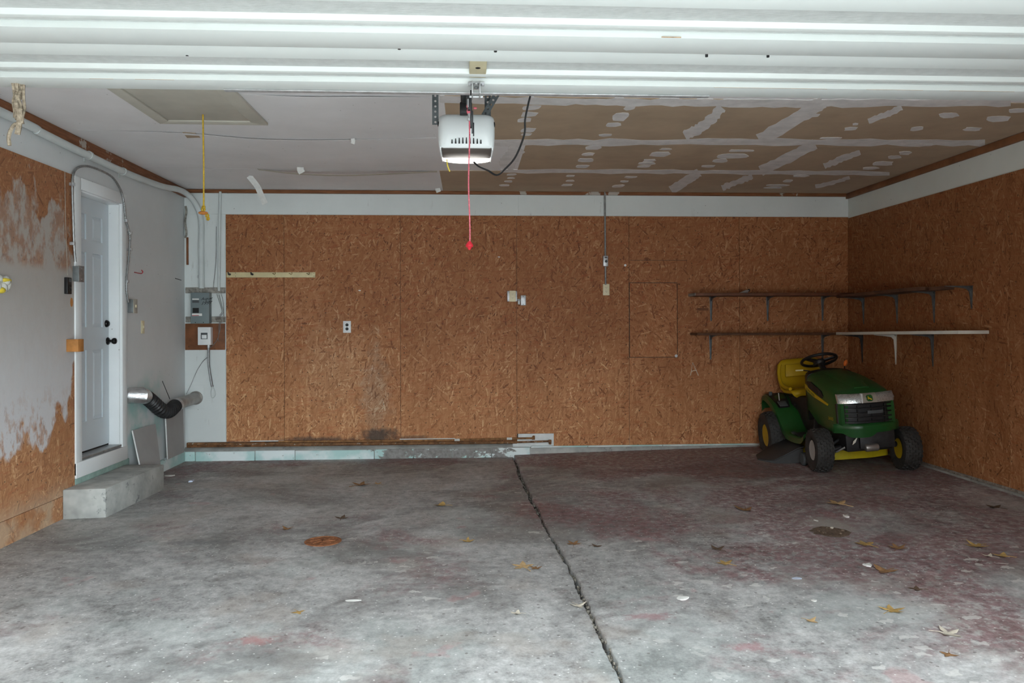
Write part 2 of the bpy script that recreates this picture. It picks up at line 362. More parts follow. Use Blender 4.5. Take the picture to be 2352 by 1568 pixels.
t.out(t.mix(t.math('MULTIPLY', t.step(nz, .60, .63), .8), cc, (.55, .52, .47)), .7, 0.0, .3)
simple('plain_trim_wood', (.23, .10, .045), .65, var=.25, scale=5)
simple('steel_door', (.68, .72, .70), .45, var=.03, scale=2, dirt=((.45, .36, .26), .70))
t = NT('embossed_steel'); p = t.pos(); g = t.noise(t.vmul(p, (9, 60, 9)), 3, 4, .6); g2 = t.noise(p, 26, 4)
t.bump(g, .5, .004); t.out(t.ramp(g2, [(.3, (.52, .545, .53)), (.7, (.60, .625, .61))]), .5, 0.0, .4)
simple('bare_stile', (.52, .47, .31), .55, var=.08, scale=8, dirt=((.42, .19, .07), .66))
simple('door_paint', (.60, .66, .70), .38, var=.04, scale=2)
simple('black_bronze', (.012, .011, .011), .28, .6, var=.2)
simple('dark_rubber', (.02, .019, .018), .7, var=.2)
simple('zinc', (.52, .53, .54), .42, .5, var=.2, scale=30)
simple('galvanised', (.33, .34, .34), .45, .75, var=.25, scale=20)
simple('dull_steel', (.13, .145, .15), .5, .6, var=.25, scale=20)
simple('dark_steel', (.05, .052, .055), .45, .6, var=.25, scale=20)
simple('black_plastic', (.014, .014, .015), .42, var=.2)
simple('opener_white', (.72, .76, .76), .35, var=.02, scale=3)
simple('smoke_plastic', (.10, .088, .078), .5, var=.05, scale=2, spec=.1)
t = NT('lamp_lens'); t.out((.9, .9, .88), .3, Emission_Color=(1, .97, .90, 1), Emission_Strength=3.0)
simple('hole_grit', (.16, .145, .12), .95, var=.6, scale=60); simple('red_rope', (.62, .14, .18), .7, var=.4, scale=120); simple('red_plastic', (.60, .025, .04), .4)
simple('yellow_rope', (.55, .36, .03), .7, var=.25, scale=90); simple('pull_handle', (.50, .19, .05), .5)
simple('jute', (.33, .27, .20), .9, var=.5, scale=60)
simple('yellow_wire', (.75, .58, .06), .4)
simple('pvc_white', (.62, .665, .66), .45, var=.07, scale=5, dirt=((.35, .33, .30), .72))
simple('trim_cream', (.56, .54, .47), .6, var=.08, scale=4, dirt=((.30, .26, .2), .70)); simple('ivory_grey', (.45, .42, .36), .5); simple('bronze_wire', (.22, .15, .05), .5, .5); simple('rusty_pipe_dark', (.20, .10, .045), .8, var=.6, scale=13, bump=.3, dirt=((.55, .55, .50), .58))
simple('ivory_plastic', (.76, .68, .46), .4, var=.05); simple('white_plastic', (.80, .82, .82), .35, var=.03); simple('cream_board', (.66, .57, .33), .5, var=.1, scale=9, dirt=((.25, .2, .12), .70))
simple('slot_dark', (.01, .01, .01), .5)
simple('panel_grey', (.185, .225, .235), .5, var=.06, scale=6, dirt=((.25, .22, .19), .73))
simple('box_grey', (.20, .215, .22), .45, .3, var=.2, scale=14)
simple('stained_board', (.20, .075, .03), .6, var=.35, scale=7, dirt=((.04, .02, .012), .62))
simple('rotten_wood', (.19, .085, .035), .85, var=.6, scale=16, bump=.5, dirt=((.045, .03, .022), .56))
simple('rusty_pipe', (.27, .135, .055), .75, var=.5, scale=18, bump=.3, dirt=((.60, .58, .52), .64))
simple('white_pipe', (.66, .67, .64), .55, var=.15, scale=14, dirt=((.25, .13, .06), .6))
simple('patch_white', (.74, .77, .76), .6, var=.08, dirt=((.35, .3, .25), .68))
simple('bare_concrete', (.40, .41, .39), .85, var=.3, scale=5, bump=.3, dirt=((.17, .18, .18), .58))
simple('green_block', (.30, .43, .385), .8, var=.2, scale=9)
simple('scuff_patina', (.30, .28, .25), .8, var=.4, scale=25, dirt=((.06, .055, .05), .55))
simple('foil', (.72, .73, .74), .22, .95, var=.15, scale=22, bump=.9)
simple('flex_duct', (.02, .02, .021), .38, var=.2); simple('duct_metal', (.34, .32, .30), .42, .7, var=.2, scale=14)
simple('pine_block', (.50, .215, .06), .6, var=.25, scale=14)
simple('soil', (.05, .044, .038), .95, var=.5, scale=60, bump=.6)
simple('rusted_iron', (.25, .098, .042), .9, var=.45, scale=30, bump=.7, dirt=((.10, .05, .03), .58))
simple('hole_dirt', (.15, .105, .075), .95, var=.5, scale=50, bump=.8)
simple('shelf_brown', (.13, .05, .026), .6, var=.35, scale=6); simple('shelf_dark', (.10, .046, .025), .7, var=.45, scale=6); simple('shelf_white', (.66, .66, .60), .5, var=.06)
simple('tractor_green', (.012, .082, .017), .32, var=.12, scale=5, spec=.5); simple('tractor_yellow', (.62, .45, .012), .38, var=.1, scale=8, spec=.5)
simple('deck_yellow', (.60, .50, .015), .45, var=.12, scale=9, dirt=((.10, .05, .02), .70))
simple('seat_yellow', (.50, .33, .007), .42, var=.06, scale=4)
simple('tyre_rubber', (.04, .04, .039), .75, var=.3, scale=20); simple('rim_silver', (.48, .50, .49), .5, var=.15, scale=8, dirt=((.35, .2, .1), .68))
simple('chute_plastic', (.045, .048, .05), .6, var=.2, scale=6); simple('engine_black', (.016, .016, .017), .55, var=.4, scale=25)
simple('tray_grey', (.085, .095, .10), .5, var=.1)
t = NT('headlamp_glass'); nz = t.noise(t.vmul(t.obj(), (30, 30, 30)), 3, 3); t.bump(nz, .5, .004)
t.out(t.ramp(nz, [(.3, (.42, .44, .43)), (.7, (.75, .77, .76))]), .16, .65)
simple('lamp_bezel', (.36, .33, .28), .4, .2, var=.1); simple('orange_plastic', (.75, .17, .025), .45)
simple('leaf_tan', (.50, .34, .17), .8, var=.3, scale=30); simple('leaf_brown', (.25, .135, .06), .85, var=.35, scale=30); simple('leaf_pale', (.50, .45, .37), .85, var=.2, scale=30)
simple('leaf_dark', (.11, .07, .045), .9, var=.3, scale=30); simple('leaf_ochre', (.40, .26, .09), .8, var=.3, scale=30)
simple('paper_scrap', (.74, .74, .71), .8, var=.12, scale=20); simple('blue_plastic', (.50, .56, .68), .35, var=.1)
simple('rust_streak', (.48, .34, .22), .7, var=.3, scale=30)
simple('chalk', (.70, .68, .60), .9); simple('ink', (.02, .02, .025), .7); simple('red_paint', (.45, .04, .06), .6)
simple('label_white', (.78, .78, .76), .5, var=.05); simple('blocker_brick', (.20, .12, .09), .85, var=.2); simple('siding', (.55, .55, .52), .7); simple('driveway', (.36, .36, .35), .85, var=.2, scale=2)

# ------------------------------------------------------------------ the room shell
# floor: soil bed seen in the crack, two concrete slabs with broken edges
floor = struct(MB().box((XL - .3, YF - .1, -.16), (XR + .3, YB + .2, -.07)).build('floor', 'soil'))
rows = [YF - .1 + (YB + .12 - YF) * i / 220 for i in range(221)]
rng = random.Random(3); jl = [0.0]; jr = [0.0]
for _ in rows: jl.append(jl[-1] * .7 + rng.uniform(-.006, .006)); jr.append(jr[-1] * .7 + rng.uniform(-.006, .006))
for side in (0, 1):
    mb = MB(); nc = 26; vs_, fs = [], []
    for i, Y in enumerate(rows):
        w = .011 + .004 * math.sin(Y * 2.1) ; c = crack(Y)
        e = c - w + jl[i] if side == 0 else c + w + jr[i]
        far = XL - .1 if side == 0 else XR + .1
        for k in range(nc + 1):
            u = (k / nc) ** 2; X = e + (far - e) * u
            z = zf(c - .001 if side == 0 and X > c - .001 else (c + .001 if side == 1 and X < c + .001 else X), Y)
            if k == 0: z -= .004
            vs_.append((X, Y, z))
        vs_.append((e + (-.004 if side == 0 else .004), Y, -.075))
    st = nc + 2
    for i in range(len(rows) - 1):
        for k in range(nc): fs.append((i * st + k, i * st + k + 1, (i + 1) * st + k + 1, (i + 1) * st + k))
        fs.append((i * st, (i + 1) * st, (i + 1) * st + nc + 1, i * st + nc + 1))
    mb.add(vs_, fs).build('floor_slab', 'worn_painted_concrete', floor, angle=60)
# driveway outside and the front wall around the door opening
struct(MB().box((-30, -30, -.12), (30, YF - .05, -.012)).build('driveway', 'driveway'))
OX0, OX1, OZ = -2.42, 2.62, 2.20
struct(MB().box((XL - .25, YF - .12, -.1), (OX0, YF, 3.2)).box((OX1, YF - .12, -.1), (XR + .25, YF, 3.2)).box((OX0, YF - .12, OZ), (OX1, YF, 3.2)).build('wall_front', 'siding'))
# unseen wall added outside on the left to block sky from the right side
struct(MB().box((-9, -16, -.1), (-3.3, YF - .13, 4.6)).build('wall_sky_blocker', 'blocker_brick'))
# ceiling slab
ceiling = struct(MB().box((XL - .2, YF - .12, ZC), (XR + .2, YB + .2, ZC + .12)).build('ceiling', 'ceiling_paint'))
# walls
T_ = .011; ZT, ZB0 = 2.577, .195
wb = struct(MB().box((XL - .2, YB, -.1), (XR + .2, YB + .15, ZC)).build('wall_back', 'wall_paint_back'))
wr = struct(MB().box((XR, YF, -.1), (XR + .15, YB, ZC)).build('wall_right', 'wall_paint_right'))
DY0, DY1, DZ0, DZ1 = 6.13, 6.845, .385, 2.455          # opening of the side door
wl = struct(MB().box((XL - .15, YF, -.1), (XL, DY0, ZC)).box((XL - .15, DY1, -.1), (XL, YB, ZC))
            .box((XL - .15, DY0, -.1), (XL, DY1, DZ0)).box((XL - .15, DY0, DZ1), (XL, DY1, ZC)).build('wall_left', 'wall_paint_left'))
struct(MB().box((XL - .4, DY0 - .3, 0), (XL - .2, DY1 + .3, 2.8)).build('wall_passage', 'siding'))
MB().box((-2.52, YB - .004, .2), (XR, YB, ZT - .004)).build('building_paper', 'soil', wb)
# OSB sheets on the back wall
xs = [-2.524, -1.922, -.706, .531, 1.746, 2.961, 4.183]
for i in range(6):
    a, b = xs[i] + .0018, xs[i + 1] - .0018
    bot = ZB0 if i < 3 else (.20 if i == 2 else .112)
    if i == 3:                              # notched around the pipe ends
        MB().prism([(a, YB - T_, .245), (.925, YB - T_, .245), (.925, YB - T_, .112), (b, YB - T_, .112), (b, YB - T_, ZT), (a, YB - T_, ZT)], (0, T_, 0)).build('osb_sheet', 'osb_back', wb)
    elif i == 4:                            # sheet with a cut-out filled by a square piece
        h = (a, 2.277, 1.052, 1.862)
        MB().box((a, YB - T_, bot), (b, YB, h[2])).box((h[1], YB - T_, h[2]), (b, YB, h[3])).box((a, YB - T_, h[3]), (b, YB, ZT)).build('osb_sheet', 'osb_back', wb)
        MB().box((a + .006, YB - T_ + .002, h[2] + .006), (h[1] - .006, YB, h[3] - .006)).build('osb_patch', 'osb_hatch', wb)
    else:
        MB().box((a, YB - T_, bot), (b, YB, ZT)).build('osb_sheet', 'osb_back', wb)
# right wall sheets
ys = [YB - T_, 7.125, 5.80, 4.58, 3.36, 2.14, YF]
for i in range(6):
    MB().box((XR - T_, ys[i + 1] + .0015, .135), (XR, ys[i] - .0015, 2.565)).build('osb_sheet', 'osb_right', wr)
# left wall sheets, up to the door casing
ys = [6.045, 4.826, 3.607, 2.388, YF]
for i in range(4):
    MB().box((XL, ys[i + 1] + .0015, .175), (XL + T_, ys[i] - .0015, 2.54)).build('osb_sheet', 'osb_left', wl)
    MB().box((XL, ys[i + 1] + .0015, .005), (XL + T_, ys[i] - .0015, .171)).build('osb_strip', 'osb_left', wl)
# painted boards above / beside the sheets on the back wall (butt joint near the middle)
MB().box((-2.9, YB - .008, ZT + .006), (.548, YB, ZC - .04)).build('upper_board', 'wall_paint_back', wb)
MB().box((.553, YB - .008, ZT + .006), (4.18, YB, ZC - .04)).build('upper_board', 'wall_paint_back', wb)
MB().box((-2.925, YB - .009, 1.80), (-2.53, YB, ZT + .002)).build('side_board', 'wall_paint_back', wb)
MB().box((-2.925, YB - .009, .20), (-2.53, YB, 1.165)).build('side_board', 'wall_paint_back', wb)
# ceiling trim boards
struct(MB().box((XL, YF, ZC - .085), (XL + .03, YB, ZC - .002)).build('trim_1', 'old_trim_wood', bevel=.004))
struct(MB().box((XL + .03, YB - .03, ZC - .038), (XR - .03, YB - .002, ZC - .003)).build('trim_2', 'old_trim_wood', bevel=.004))
struct(MB().box((XR - .03, YF, ZC - .062), (XR, YB, ZC - .004)).build('trim_3', 'plain_trim_wood', bevel=.004))
# block course along the foot of the back wall: joints as seen
bb = struct(MB().box((XL, YB - .06, -.02), (XR, YB + .02, .098)).build('baseboard_back', 'bare_concrete'))
jx = [XL + .02] + [onY(x, 1044, 8.30).x for x in (449, 586, 678, 860, 950, 1039, 1129, 1218)]
for a, b in zip(jx, jx[1:]):
    d = random.uniform(-.004, .004)
    MB().box((a + .004, 8.292 + d, -.03), (b - .004, YB - .02, .107 + d)).build('block', 'flaking_block_paint', bb, bevel=.006)
jx = [onY(x, 1030, 8.34).x for x in (1219, 1350, 1522, 1745)] + [XR - .02]
for a, b in zip(jx, jx[1:]):
    MB().box((a + .003, 8.338, -.03), (b - .003, YB + .01, .112)).build('block', 'flaking_block_paint', bb, bevel=.005)
# ledge of mortar on the left half, rotten plate under the sheets
MB().prism([(XL, 8.30, .107), (XL, YB, .145), (XL, YB, .02), (XL, 8.31, .02)], (3.43, 0, 0)).build('mortar_ledge', 'bare_concrete', bb, bevel=.004)
MB().box((-2.93, YB - .022, .140), (.53, YB + .01, .192)).build('sill_plate', 'rotten_wood', bb, bevel=.006)
MB().box((onY(575, 1012).x, YB - .02, .196), (onY(652, 1012).x, YB - .01, .204)).build('white_strip', 'patch_white', bb)
MB().box((onY(918, 1008).x, YB - .02, .196), (onY(1045, 1008).x, YB - .01, .206)).build('white_strip', 'patch_white', bb)
# right wall foot
br = struct(MB().box((XR - .03, YF, .0), (XR + .01, YB - .06, .118)).build('baseboard_right', 'bare_concrete', bevel=.008))
MB().box((XR - .02, YF, .118), (XR + .01, YB - .06, .14)).build('wall_plate', 'scuff_patina', br, bevel=.003)
# block footing under the door and in the left corner
bl = struct(MB().box((XL - .01, 6.05, -.03), (XL + .012, 6.99, .262)).build('baseboard_left', 'green_block', bevel=.004))
MB().box((XL - .01, 7.0, -.03), (XL + .03, YB - .08, .12)).build('footing', 'flaking_block_paint', bl, bevel=.01)

# ------------------------------------------------------------------ side door
d1 = bpy.data.objects.new('door_1', None); col.objects.link(d1); d1.location = (XL, (DY0 + DY1) / 2, DZ0)
struct(d1); tag(d1, 'pale grey blue six-panel side door in a white casing')
cw = .085
MB().box((XL - .005, DY0 - cw, DZ0 - .10), (XL + .022, DY0 + .006, DZ1 + cw)).build('casing', 'trim_white', d1, bevel=.004)
MB().box((XL - .005, DY1 - .006, DZ0 - .02), (XL + .022, DY1 + cw, DZ1 + cw)).build('casing', 'trim_white', d1, bevel=.004)
MB().box((XL - .005, DY0 + .007, DZ1 - .006), (XL + .022, DY1 - .007, DZ1 + cw)).build('casing', 'trim_white', d1, bevel=.004)
MB().box((XL - .15, DY0 - .002, DZ0), (XL, DY0 + .018, DZ1)).build('jamb', 'trim_white', d1, bevel=.002)
MB().box((XL - .15, DY1 - .018, DZ0), (XL, DY1 + .002, DZ1)).build('jamb', 'trim_white', d1, bevel=.002)
MB().box((XL - .15, DY0 + .018, DZ1 - .018), (XL, DY1 - .018, DZ1)).build('jamb', 'trim_white', d1, bevel=.002)
MB().box((XL - .135, DY0 + .018, DZ0 + .002), (XL + .018, DY1 - .018, DZ0 + .022)).build('threshold', 'galvanised', d1, bevel=.004)
MB().box((XL - .002, DY0 - cw, DZ0 - .12), (XL + .024, DY1 + cw, DZ0 - .004)).build('apron', 'trim_white', d1, bevel=.003)
# slab: stiles, rails and six sunk panels with raised fields
sx = XL - .085; y0, y1, z0, z1 = DY0 + .02, DY1 - .02, DZ0 + .035, DZ1 - .02
slab = MB().box((sx - .04, y0, z0), (sx - .012, y1, z1))
yc = [y0, y0 + .11, (y0 + y1) / 2 - .05, (y0 + y1) / 2 + .05, y1 - .11, y1]; hh = z1 - z0
zr = [z0, z0 + .23, z0 + .80, z0 + .98, z0 + 1.58, z0 + 1.68, z1 - .13, z1]
for a, b in ((0, 1), (2, 3), (4, 5)): slab.box((sx - .014, yc[a], z0), (sx, yc[b], z1))
for a, b in ((0, 1), (2, 3), (4, 5), (6, 7)):
    for c, d in ((1, 2), (3, 4)): slab.box((sx - .014, yc[c], zr[a]), (sx, yc[d], zr[b]))
slab = slab.build('door_slab', 'door_paint', d1, angle=30)
for a, b in ((1, 2), (3, 4), (5, 6)):
    for c, d in ((1, 2), (3, 4)):
        m = .028; Y0, Y1, Z0, Z1 = yc[c], yc[d], zr[a], zr[b]
        MB().loft([[(sx - .012, Y0 + k, Z0 + k), (sx - .012, Y1 - k, Z0 + k), (sx - .012, Y1 - k, Z1 - k), (sx - .012, Y0 + k, Z1 - k)] for k in (.008,)] +
                  [[(sx - .002, Y0 + k, Z0 + k), (sx - .002, Y1 - k, Z0 + k), (sx - .002, Y1 - k, Z1 - k), (sx - .002, Y0 + k, Z1 - k)] for k in (.034,)]).build('panel', 'door_paint', slab, angle=20)
kp = onX(247, 783, sx); dp = onX(244, 743, sx)
RX = Matrix.Rotation(R(90), 4, 'Y')
kn = MB().lathe([(.032, 0), (.032, .006), (.026, .012), (.011, .016), (.011, .034), (.022, .042), (.027, .055), (.024, .068), (.012, .075)], Matrix.Translation((sx, kp.y, kp.z)) @ RX, 24).build('knob', 'black_bronze', d1, angle=50)
kn['label'] = 'black round door knob'
MB().lathe([(.031, 0), (.030, .010), (.020, .022), (.015, .024)], Matrix.Translation((sx, dp.y, dp.z)) @ RX, 24).build('deadbolt', 'black_bronze', d1, angle=50)
MB().box((sx - .03, y0, DZ0 + .022), (sx - .006, y1, z0 - .001)).build('door_sweep', 'dark_rubber', d1)
for hz in (z0 + .2, z1 - .25):
    MB().tube([(sx + .004, y0 - .006, hz), (sx + .004, y0 - .006, hz + .09)], .007, 8).build('hinge', 'black_bronze', d1)

# ------------------------------------------------------------------ raised overhead door above the entrance
DZ = 2.47
d2 = bpy.data.objects.new('door_2', None); col.objects.link(d2); d2.location = (0.1, 2.5, DZ); struct(d2)
tag(d2, 'white ribbed steel overhead door raised horizontally under the ceiling')
OV0, OV1 = -2.52, 2.75
def strip(y0, y1, za, zb=None, h=.03, up=DZ + .055):
    zb = za if zb is None else zb
    return [(OV0, y0, za), (OV0, y1, zb), (OV0, y1, up), (OV0, y0, up)]
SEC = .565
for s in range(4):
    e1 = 3.61 - s * SEC; e0 = e1 - SEC + .006
    m = MB(); L = (OV1 - OV0, 0, 0)
    k = .145 if s == 0 else .165
    m.prism(strip(e1 - k, e1, DZ, DZ), L)                                     # far rail
    m.prism([(OV0, e0, DZ + .020), (OV0, e0 + .115, DZ - .002), (OV0, e0 + .115, DZ + .055), (OV0, e0, DZ + .055)], L)   # near rail, rolled
    m.prism([(OV0, e1 - .275, DZ + .026), (OV0, e1 - .262, DZ + .006), (OV0, e1 - .228, DZ + .004), (OV0, e1 - .215, DZ + .026), (OV0, e1 - .215, DZ + .05), (OV0, e1 - .275, DZ + .05)], L)
    so = m.build('door_section', 'steel_door', d2, bevel=.002)
    sk = MB()
    sk.box((OV0, e0 + .11, DZ + .024), (OV1, e1 - k + .01, DZ + .045))
    sk.build('embossed_skin', 'embossed_steel', so)
for xa, xb, ya in ((205, 260, 3.467), (310, 400, 3.467), (1520, 1565, 2.874), (1640, 1900, 3.467), (1990, 2120, 3.467), (2180, 2330, 3.467)):
    MB().box((onY(xa, 190, ya).x, ya - .0008, DZ - .0006), (onY(xb, 195, ya).x, ya + .0015, DZ + .003)).build('rust_line', 'rust_streak', d2)
MB().box((onY(515, 208, 3.6).x, 3.585, DZ - .006), (onY(1628, 220, 3.6).x, 3.618, DZ - .0005)).build('edge_channel', 'zinc', d2, bevel=.002)
sx0, sx1 = onY(1078, 165, 3.25).x, onY(1118, 165, 3.25).x
st = MB().box((sx0, 3.168, DZ + .006), (sx1, 3.40, DZ + .024)).build('centre_stile', 'bare_stile', d2, bevel=.003)
MB().disc(((sx0 + sx1) / 2, 3.27, DZ + .0065), (0, 0, -1), .011, .001, 16).build('bolt_hole', 'slot_dark', st)
bx = onY(1094, 190, 3.45).x
bk = MB().box((bx - .036, 3.44, DZ - .004), (bx + .036, 3.475, DZ + .002)).box((bx - .02, 3.42, DZ - .055), (bx - .015, 3.52, DZ)).box((bx + .013, 3.42, DZ - .055), (bx + .018, 3.52, DZ)).build('arm_bracket', 'zinc', d2, bevel=.0015)
for ax, ay in ((-.029, 3.455), (.028, 3.455), (0, 3.44), (0, 3.50)):
    MB().disc((bx + ax, ay, DZ - .004), (0, 0, -1), .009, .008, 6).build('bolt', 'zinc', bk)
MB().tube([(bx - .03, 3.505, DZ - .045), (bx + .03, 3.505, DZ - .045)], .006, 8).build('clevis_pin', 'zinc', bk)
arm = MB().obox((bx - .024, 3.51, DZ - .10), (.006, .022, .17), (R(-6), 0, 0)).obox((bx - .017, 3.52, DZ - .155), (.005, .024, .10), (R(10), 0, R(4))).obox((bx - .012, 3.53, DZ - .185), (.006, .010, .06)).build('lift_arm', 'dark_steel', d2, bevel=.0015)
for x_, y_ in ((430, 128), (917, 113), (1138, 119), (1623, 130), (1764, 131)):
    pz = onZ(x_, y_, DZ); MB().disc((pz.x, pz.y, DZ + .02), (0, 0, -1), .006, .021, 8).build('rivet', 'dark_steel', d2)
for X_ in (OV0 - .035, OV1 + .035):       # tracks the door rolls in
    tr = MB().box((X_ - .025, YF + .45, DZ + .0), (X_ + .025, 3.58, DZ + .006)).box((X_ - .025, YF + .45, DZ), (X_ - .02, 3.58, DZ + .05)).box((X_ + .02, YF + .45, DZ), (X_ + .025, 3.58, DZ + .05))
    tr.build('track', 'galvanised', d2)
    MB().box((X_ - .015, 3.3, DZ + .0), (X_ + .015, 3.33, ZC)).build('track_hanger', 'galvanised', d2)

# ------------------------------------------------------------------ ceiling: kraft-faced sheets, joint compound, hatch, loose tape
def lw(x, y, off=.0): return onX(x, y, XL + off)
def bkw(x, y, off=.0): return onY(x, y, YB - T_ - off)
for x0, x1, y0, y1 in ((-.14, 2.238, 4.90, 6.17), (2.242, XR - .031, 4.90, 6.17), (.47, 2.738, 6.174, 7.262), (2.742, XR - .031, 6.174, 7.262), (-.25, 2.128, 7.266, YB - .035), (2.132, XR - .031, 7.266, YB - .035)):
    MB().box((x0, y0, ZC - .004), (x1, y1, ZC)).build('drywall_sheet', 'kraft_paper', ceiling)
rj = random.Random(11)
LIFT = [.0048]
def mud(pts, lift=None):
    LIFT[0] += .00004; lift = LIFT[0]
    MB().prism([(*onZ(x, y, ZC - lift).xy, ZC - lift) for x, y in pts], (0, 0, .0046)).build('joint_compound', 'joint_compound', ceiling)
def zc_(x, y): return x / 1.8786 + 1100, y / 1.8786 + 200
def mudband(pts, w, jit=.28, step=22):
    P = smooth([(x, y, 0) for x, y in pts], 8); L, Rr = [], []
    for a, b in zip(P, P[1:]):
        n = max(1, int((b - a).length / step))
        for k in range(n):
            p = a + (b - a) * k / n; d = (b - a).normalized(); nrm = Vector((-d.y, d.x, 0))
            h = w / 2
            L.append(p + nrm * h * (1 + rj.uniform(-jit, jit))); Rr.append(p - nrm * h * (1 + rj.uniform(-jit, jit)))
    rings = []; LIFT[0] += .00004; lf = LIFT[0]
    for a, b in zip(L, Rr):
        a, b = onZ(a.x, a.y, ZC - lf), onZ(b.x, b.y, ZC - lf); rings.append([a, b, b + Vector((0, 0, .0046)), a + Vector((0, 0, .0046))])
    MB().loft(rings).build('joint_compound', 'joint_compound', ceiling)
def mudspot(x, y, w, h):
    x, y = zc_(x, y); n = 11; a0 = rj.uniform(0, 1); q = []
    for k in range(n):
        a = 2 * math.pi * (k + rj.uniform(-.25, .25)) / n; r = rj.uniform(.78, 1.12)
        ex = abs(math.cos(a)) ** .7 * math.copysign(1, math.cos(a)); ey = abs(math.sin(a)) ** .7 * math.copysign(1, math.sin(a))
        q.append((x + w / 3.757 * ex * r + h * .16 * math.sin(a) * -1.2, y + h / 3.757 * ey * r))
    mud(q)
mudband([(1120, 328), (1400, 327), (1700, 326), (2000, 327), (2300, 329)], 14, .35)
mudband([(1150, 393), (1400, 394), (1750, 396), (2085, 399)], 9, .35)
mudband([(1010, 230), (1300, 233), (1700, 238), (2100, 237), (2352, 236)], 16, .3)
mudband([(1890, 234), (1840, 266), (1730, 331)], 29, .15, 14); mudband([(1872, 331), (1810, 363), (1738, 397)], 23, .15, 12); mudband([(1606, 396), (1575, 416), (1536, 440)], 19, .15, 9)
mudband([zc_(1048, 88), zc_(1005, 138), zc_(945, 182), zc_(880, 216)], 22, .25, 12); mudband([zc_(1825, 88), zc_(1750, 122), zc_(1670, 150)], 13, .25, 12)
mudband([zc_(1645, 282), zc_(1560, 312), zc_(1480, 347)], 13, .3, 10); mudband([zc_(1180, 385), zc_(1110, 412), zc_(1040, 438)], 13, .3, 8); mudband([zc_(1600, 390), zc_(1530, 412), zc_(1440, 432)], 8, .3, 8)
mudband([(1190, 338), (1172, 365), (1160, 390)], 34, .2, 9)
for a in [(230, 88, 80, 22), (215, 118, 75, 22), (197, 142, 60, 20), (212, 186, 65, 20), (205, 205, 50, 12), (652, 90, 50, 20), (612, 130, 75, 36), (580, 163, 65, 20), (543, 208, 58, 12), (1440, 122, 60, 16),
          (1605, 180, 60, 18), (1625, 160, 25, 10), (2030, 122, 90, 25), (1888, 180, 55, 22), (2130, 182, 80, 18), (2240, 137, 110, 28), (2330, 102, 90, 20),
          (495, 262, 70, 18), (470, 290, 60, 14), (458, 316, 75, 16), (448, 343, 60, 13), (805, 268, 50, 8), (785, 290, 90, 24), (735, 318, 60, 13), (720, 330, 80, 11), (712, 343, 60, 10),
          (1130, 275, 120, 10), (1090, 298, 150, 20), (1040, 318, 70, 18), (990, 342, 60, 10), (1840, 285, 60, 16), (1795, 303, 60, 15), (1740, 330, 95, 18), (1690, 350, 80, 12),
          (140, 378, 45, 8), (138, 393, 35, 7), (127, 408, 40, 8), (110, 424, 45, 8), (395, 384, 38, 8), (392, 405, 40, 8), (380, 423, 50, 9), (655, 389, 60, 8), (628, 408, 36, 8), (600, 428, 60, 12),
          (1390, 384, 70, 10), (1335, 405, 45, 12), (1290, 424, 100, 9), (1270, 434, 80, 7), (1930, 250, 60, 10), (1520, 222, 90, 10)]: mudspot(*a)
# attic hatch: panel in a frame of boards
hx0, hx1, hy0, hy1 = -2.055, -1.50, 4.30, 5.53
MB().box((hx0, hy0, ZC - .012), (hx1, hy1, ZC)).build('hatch_panel', 'trim_cream', ceiling, bevel=.003)
MB().prism([(hx0 - .085, hy0 - .1, ZC - .02), (hx0 - .004, hy0 - .1, ZC - .02), (hx0 - .004, hy1, ZC - .02), (hx0 - .085, hy1 + .085, ZC - .02)], (0, 0, .02)).build('hatch_board', 'trim_cream', ceiling, bevel=.003)
MB().prism([(hx1 + .006, hy0 - .1, ZC - .03), (hx1 + .10, hy0 - .1, ZC - .02), (hx1 + .10, hy1 + .095, ZC - .02), (hx1 + .006, hy1, ZC - .024)], (0, 0, .02)).build('hatch_board', 'trim_cream', ceiling, bevel=.003)
MB().prism([(hx0 - .085, hy1 + .085, ZC - .018), (hx0, hy1 + .004, ZC - .018), (hx1, hy1 + .004, ZC - .018), (hx1 + .10, hy1 + .095, ZC - .018)], (0, 0, .018)).build('hatch_board', 'trim_cream', ceiling, bevel=.003)
def ribbon(pts, w, name, m, parent, th=.0012):
    pts = smooth(pts, 6); mb = MB(); rings = []
    for i, p in enumerate(pts):
        d = (pts[min(i + 1, len(pts) - 1)] - pts[max(i - 1, 0)]).normalized(); s = d.cross(Vector((0, 1, 0)) if abs(d.y) < .8 else Vector((0, 0, 1))).normalized()
        n = s.cross(d).normalized(); rings.append([p - s * w / 2 - n * th / 2, p + s * w / 2 - n * th / 2, p + s * w / 2 + n * th / 2, p - s * w / 2 + n * th / 2])
    return mb.loft(rings).build(name, m, parent)
# sagging seam tape and a torn-off end of it
def seam(pts, w, drop, m='ceiling_paint'):
    P = [onZ(x, y, ZC - .001) for x, y in pts]; n = len(P)
    for i, p in enumerate(P): p.z = ZC - .0015 - drop * math.sin(math.pi * i / (n - 1))
    P = smooth(P, 5); mb = MB(); mb.loft([[p + Vector((0, -w / 2, 0)), p + Vector((0, w / 2, .0)), p + Vector((0, w / 2, .0014)), p + Vector((0, -w / 2, .0014))] for p in P]).build('seam_tape', m, ceiling)
seam([(592, 389), (680, 392), (790, 393), (900, 392), (1004, 394)], .06, .04, 'trim_cream'); seam([(180, 300), (420, 305), (590, 318), (760, 321), (1002, 318)], .05, .012); seam([(560, 219), (700, 222), (850, 222), (1010, 226)], .05, .01)
seam([(200, 384), (330, 386), (450, 387), (585, 389)], .05, .004)
A = onZ(572, 404, ZC - .002); Bp = onY(592, 430, A.y + .02); Cp = onY(600, 448, A.y + .03); Dp = onY(609, 468, A.y + .01)
ribbon([A, A + (Bp - A) * .5 + Vector((0, .02, 0)), Bp, Cp, Dp], .055, 'loose_tape', 'paper_scrap', ceiling)
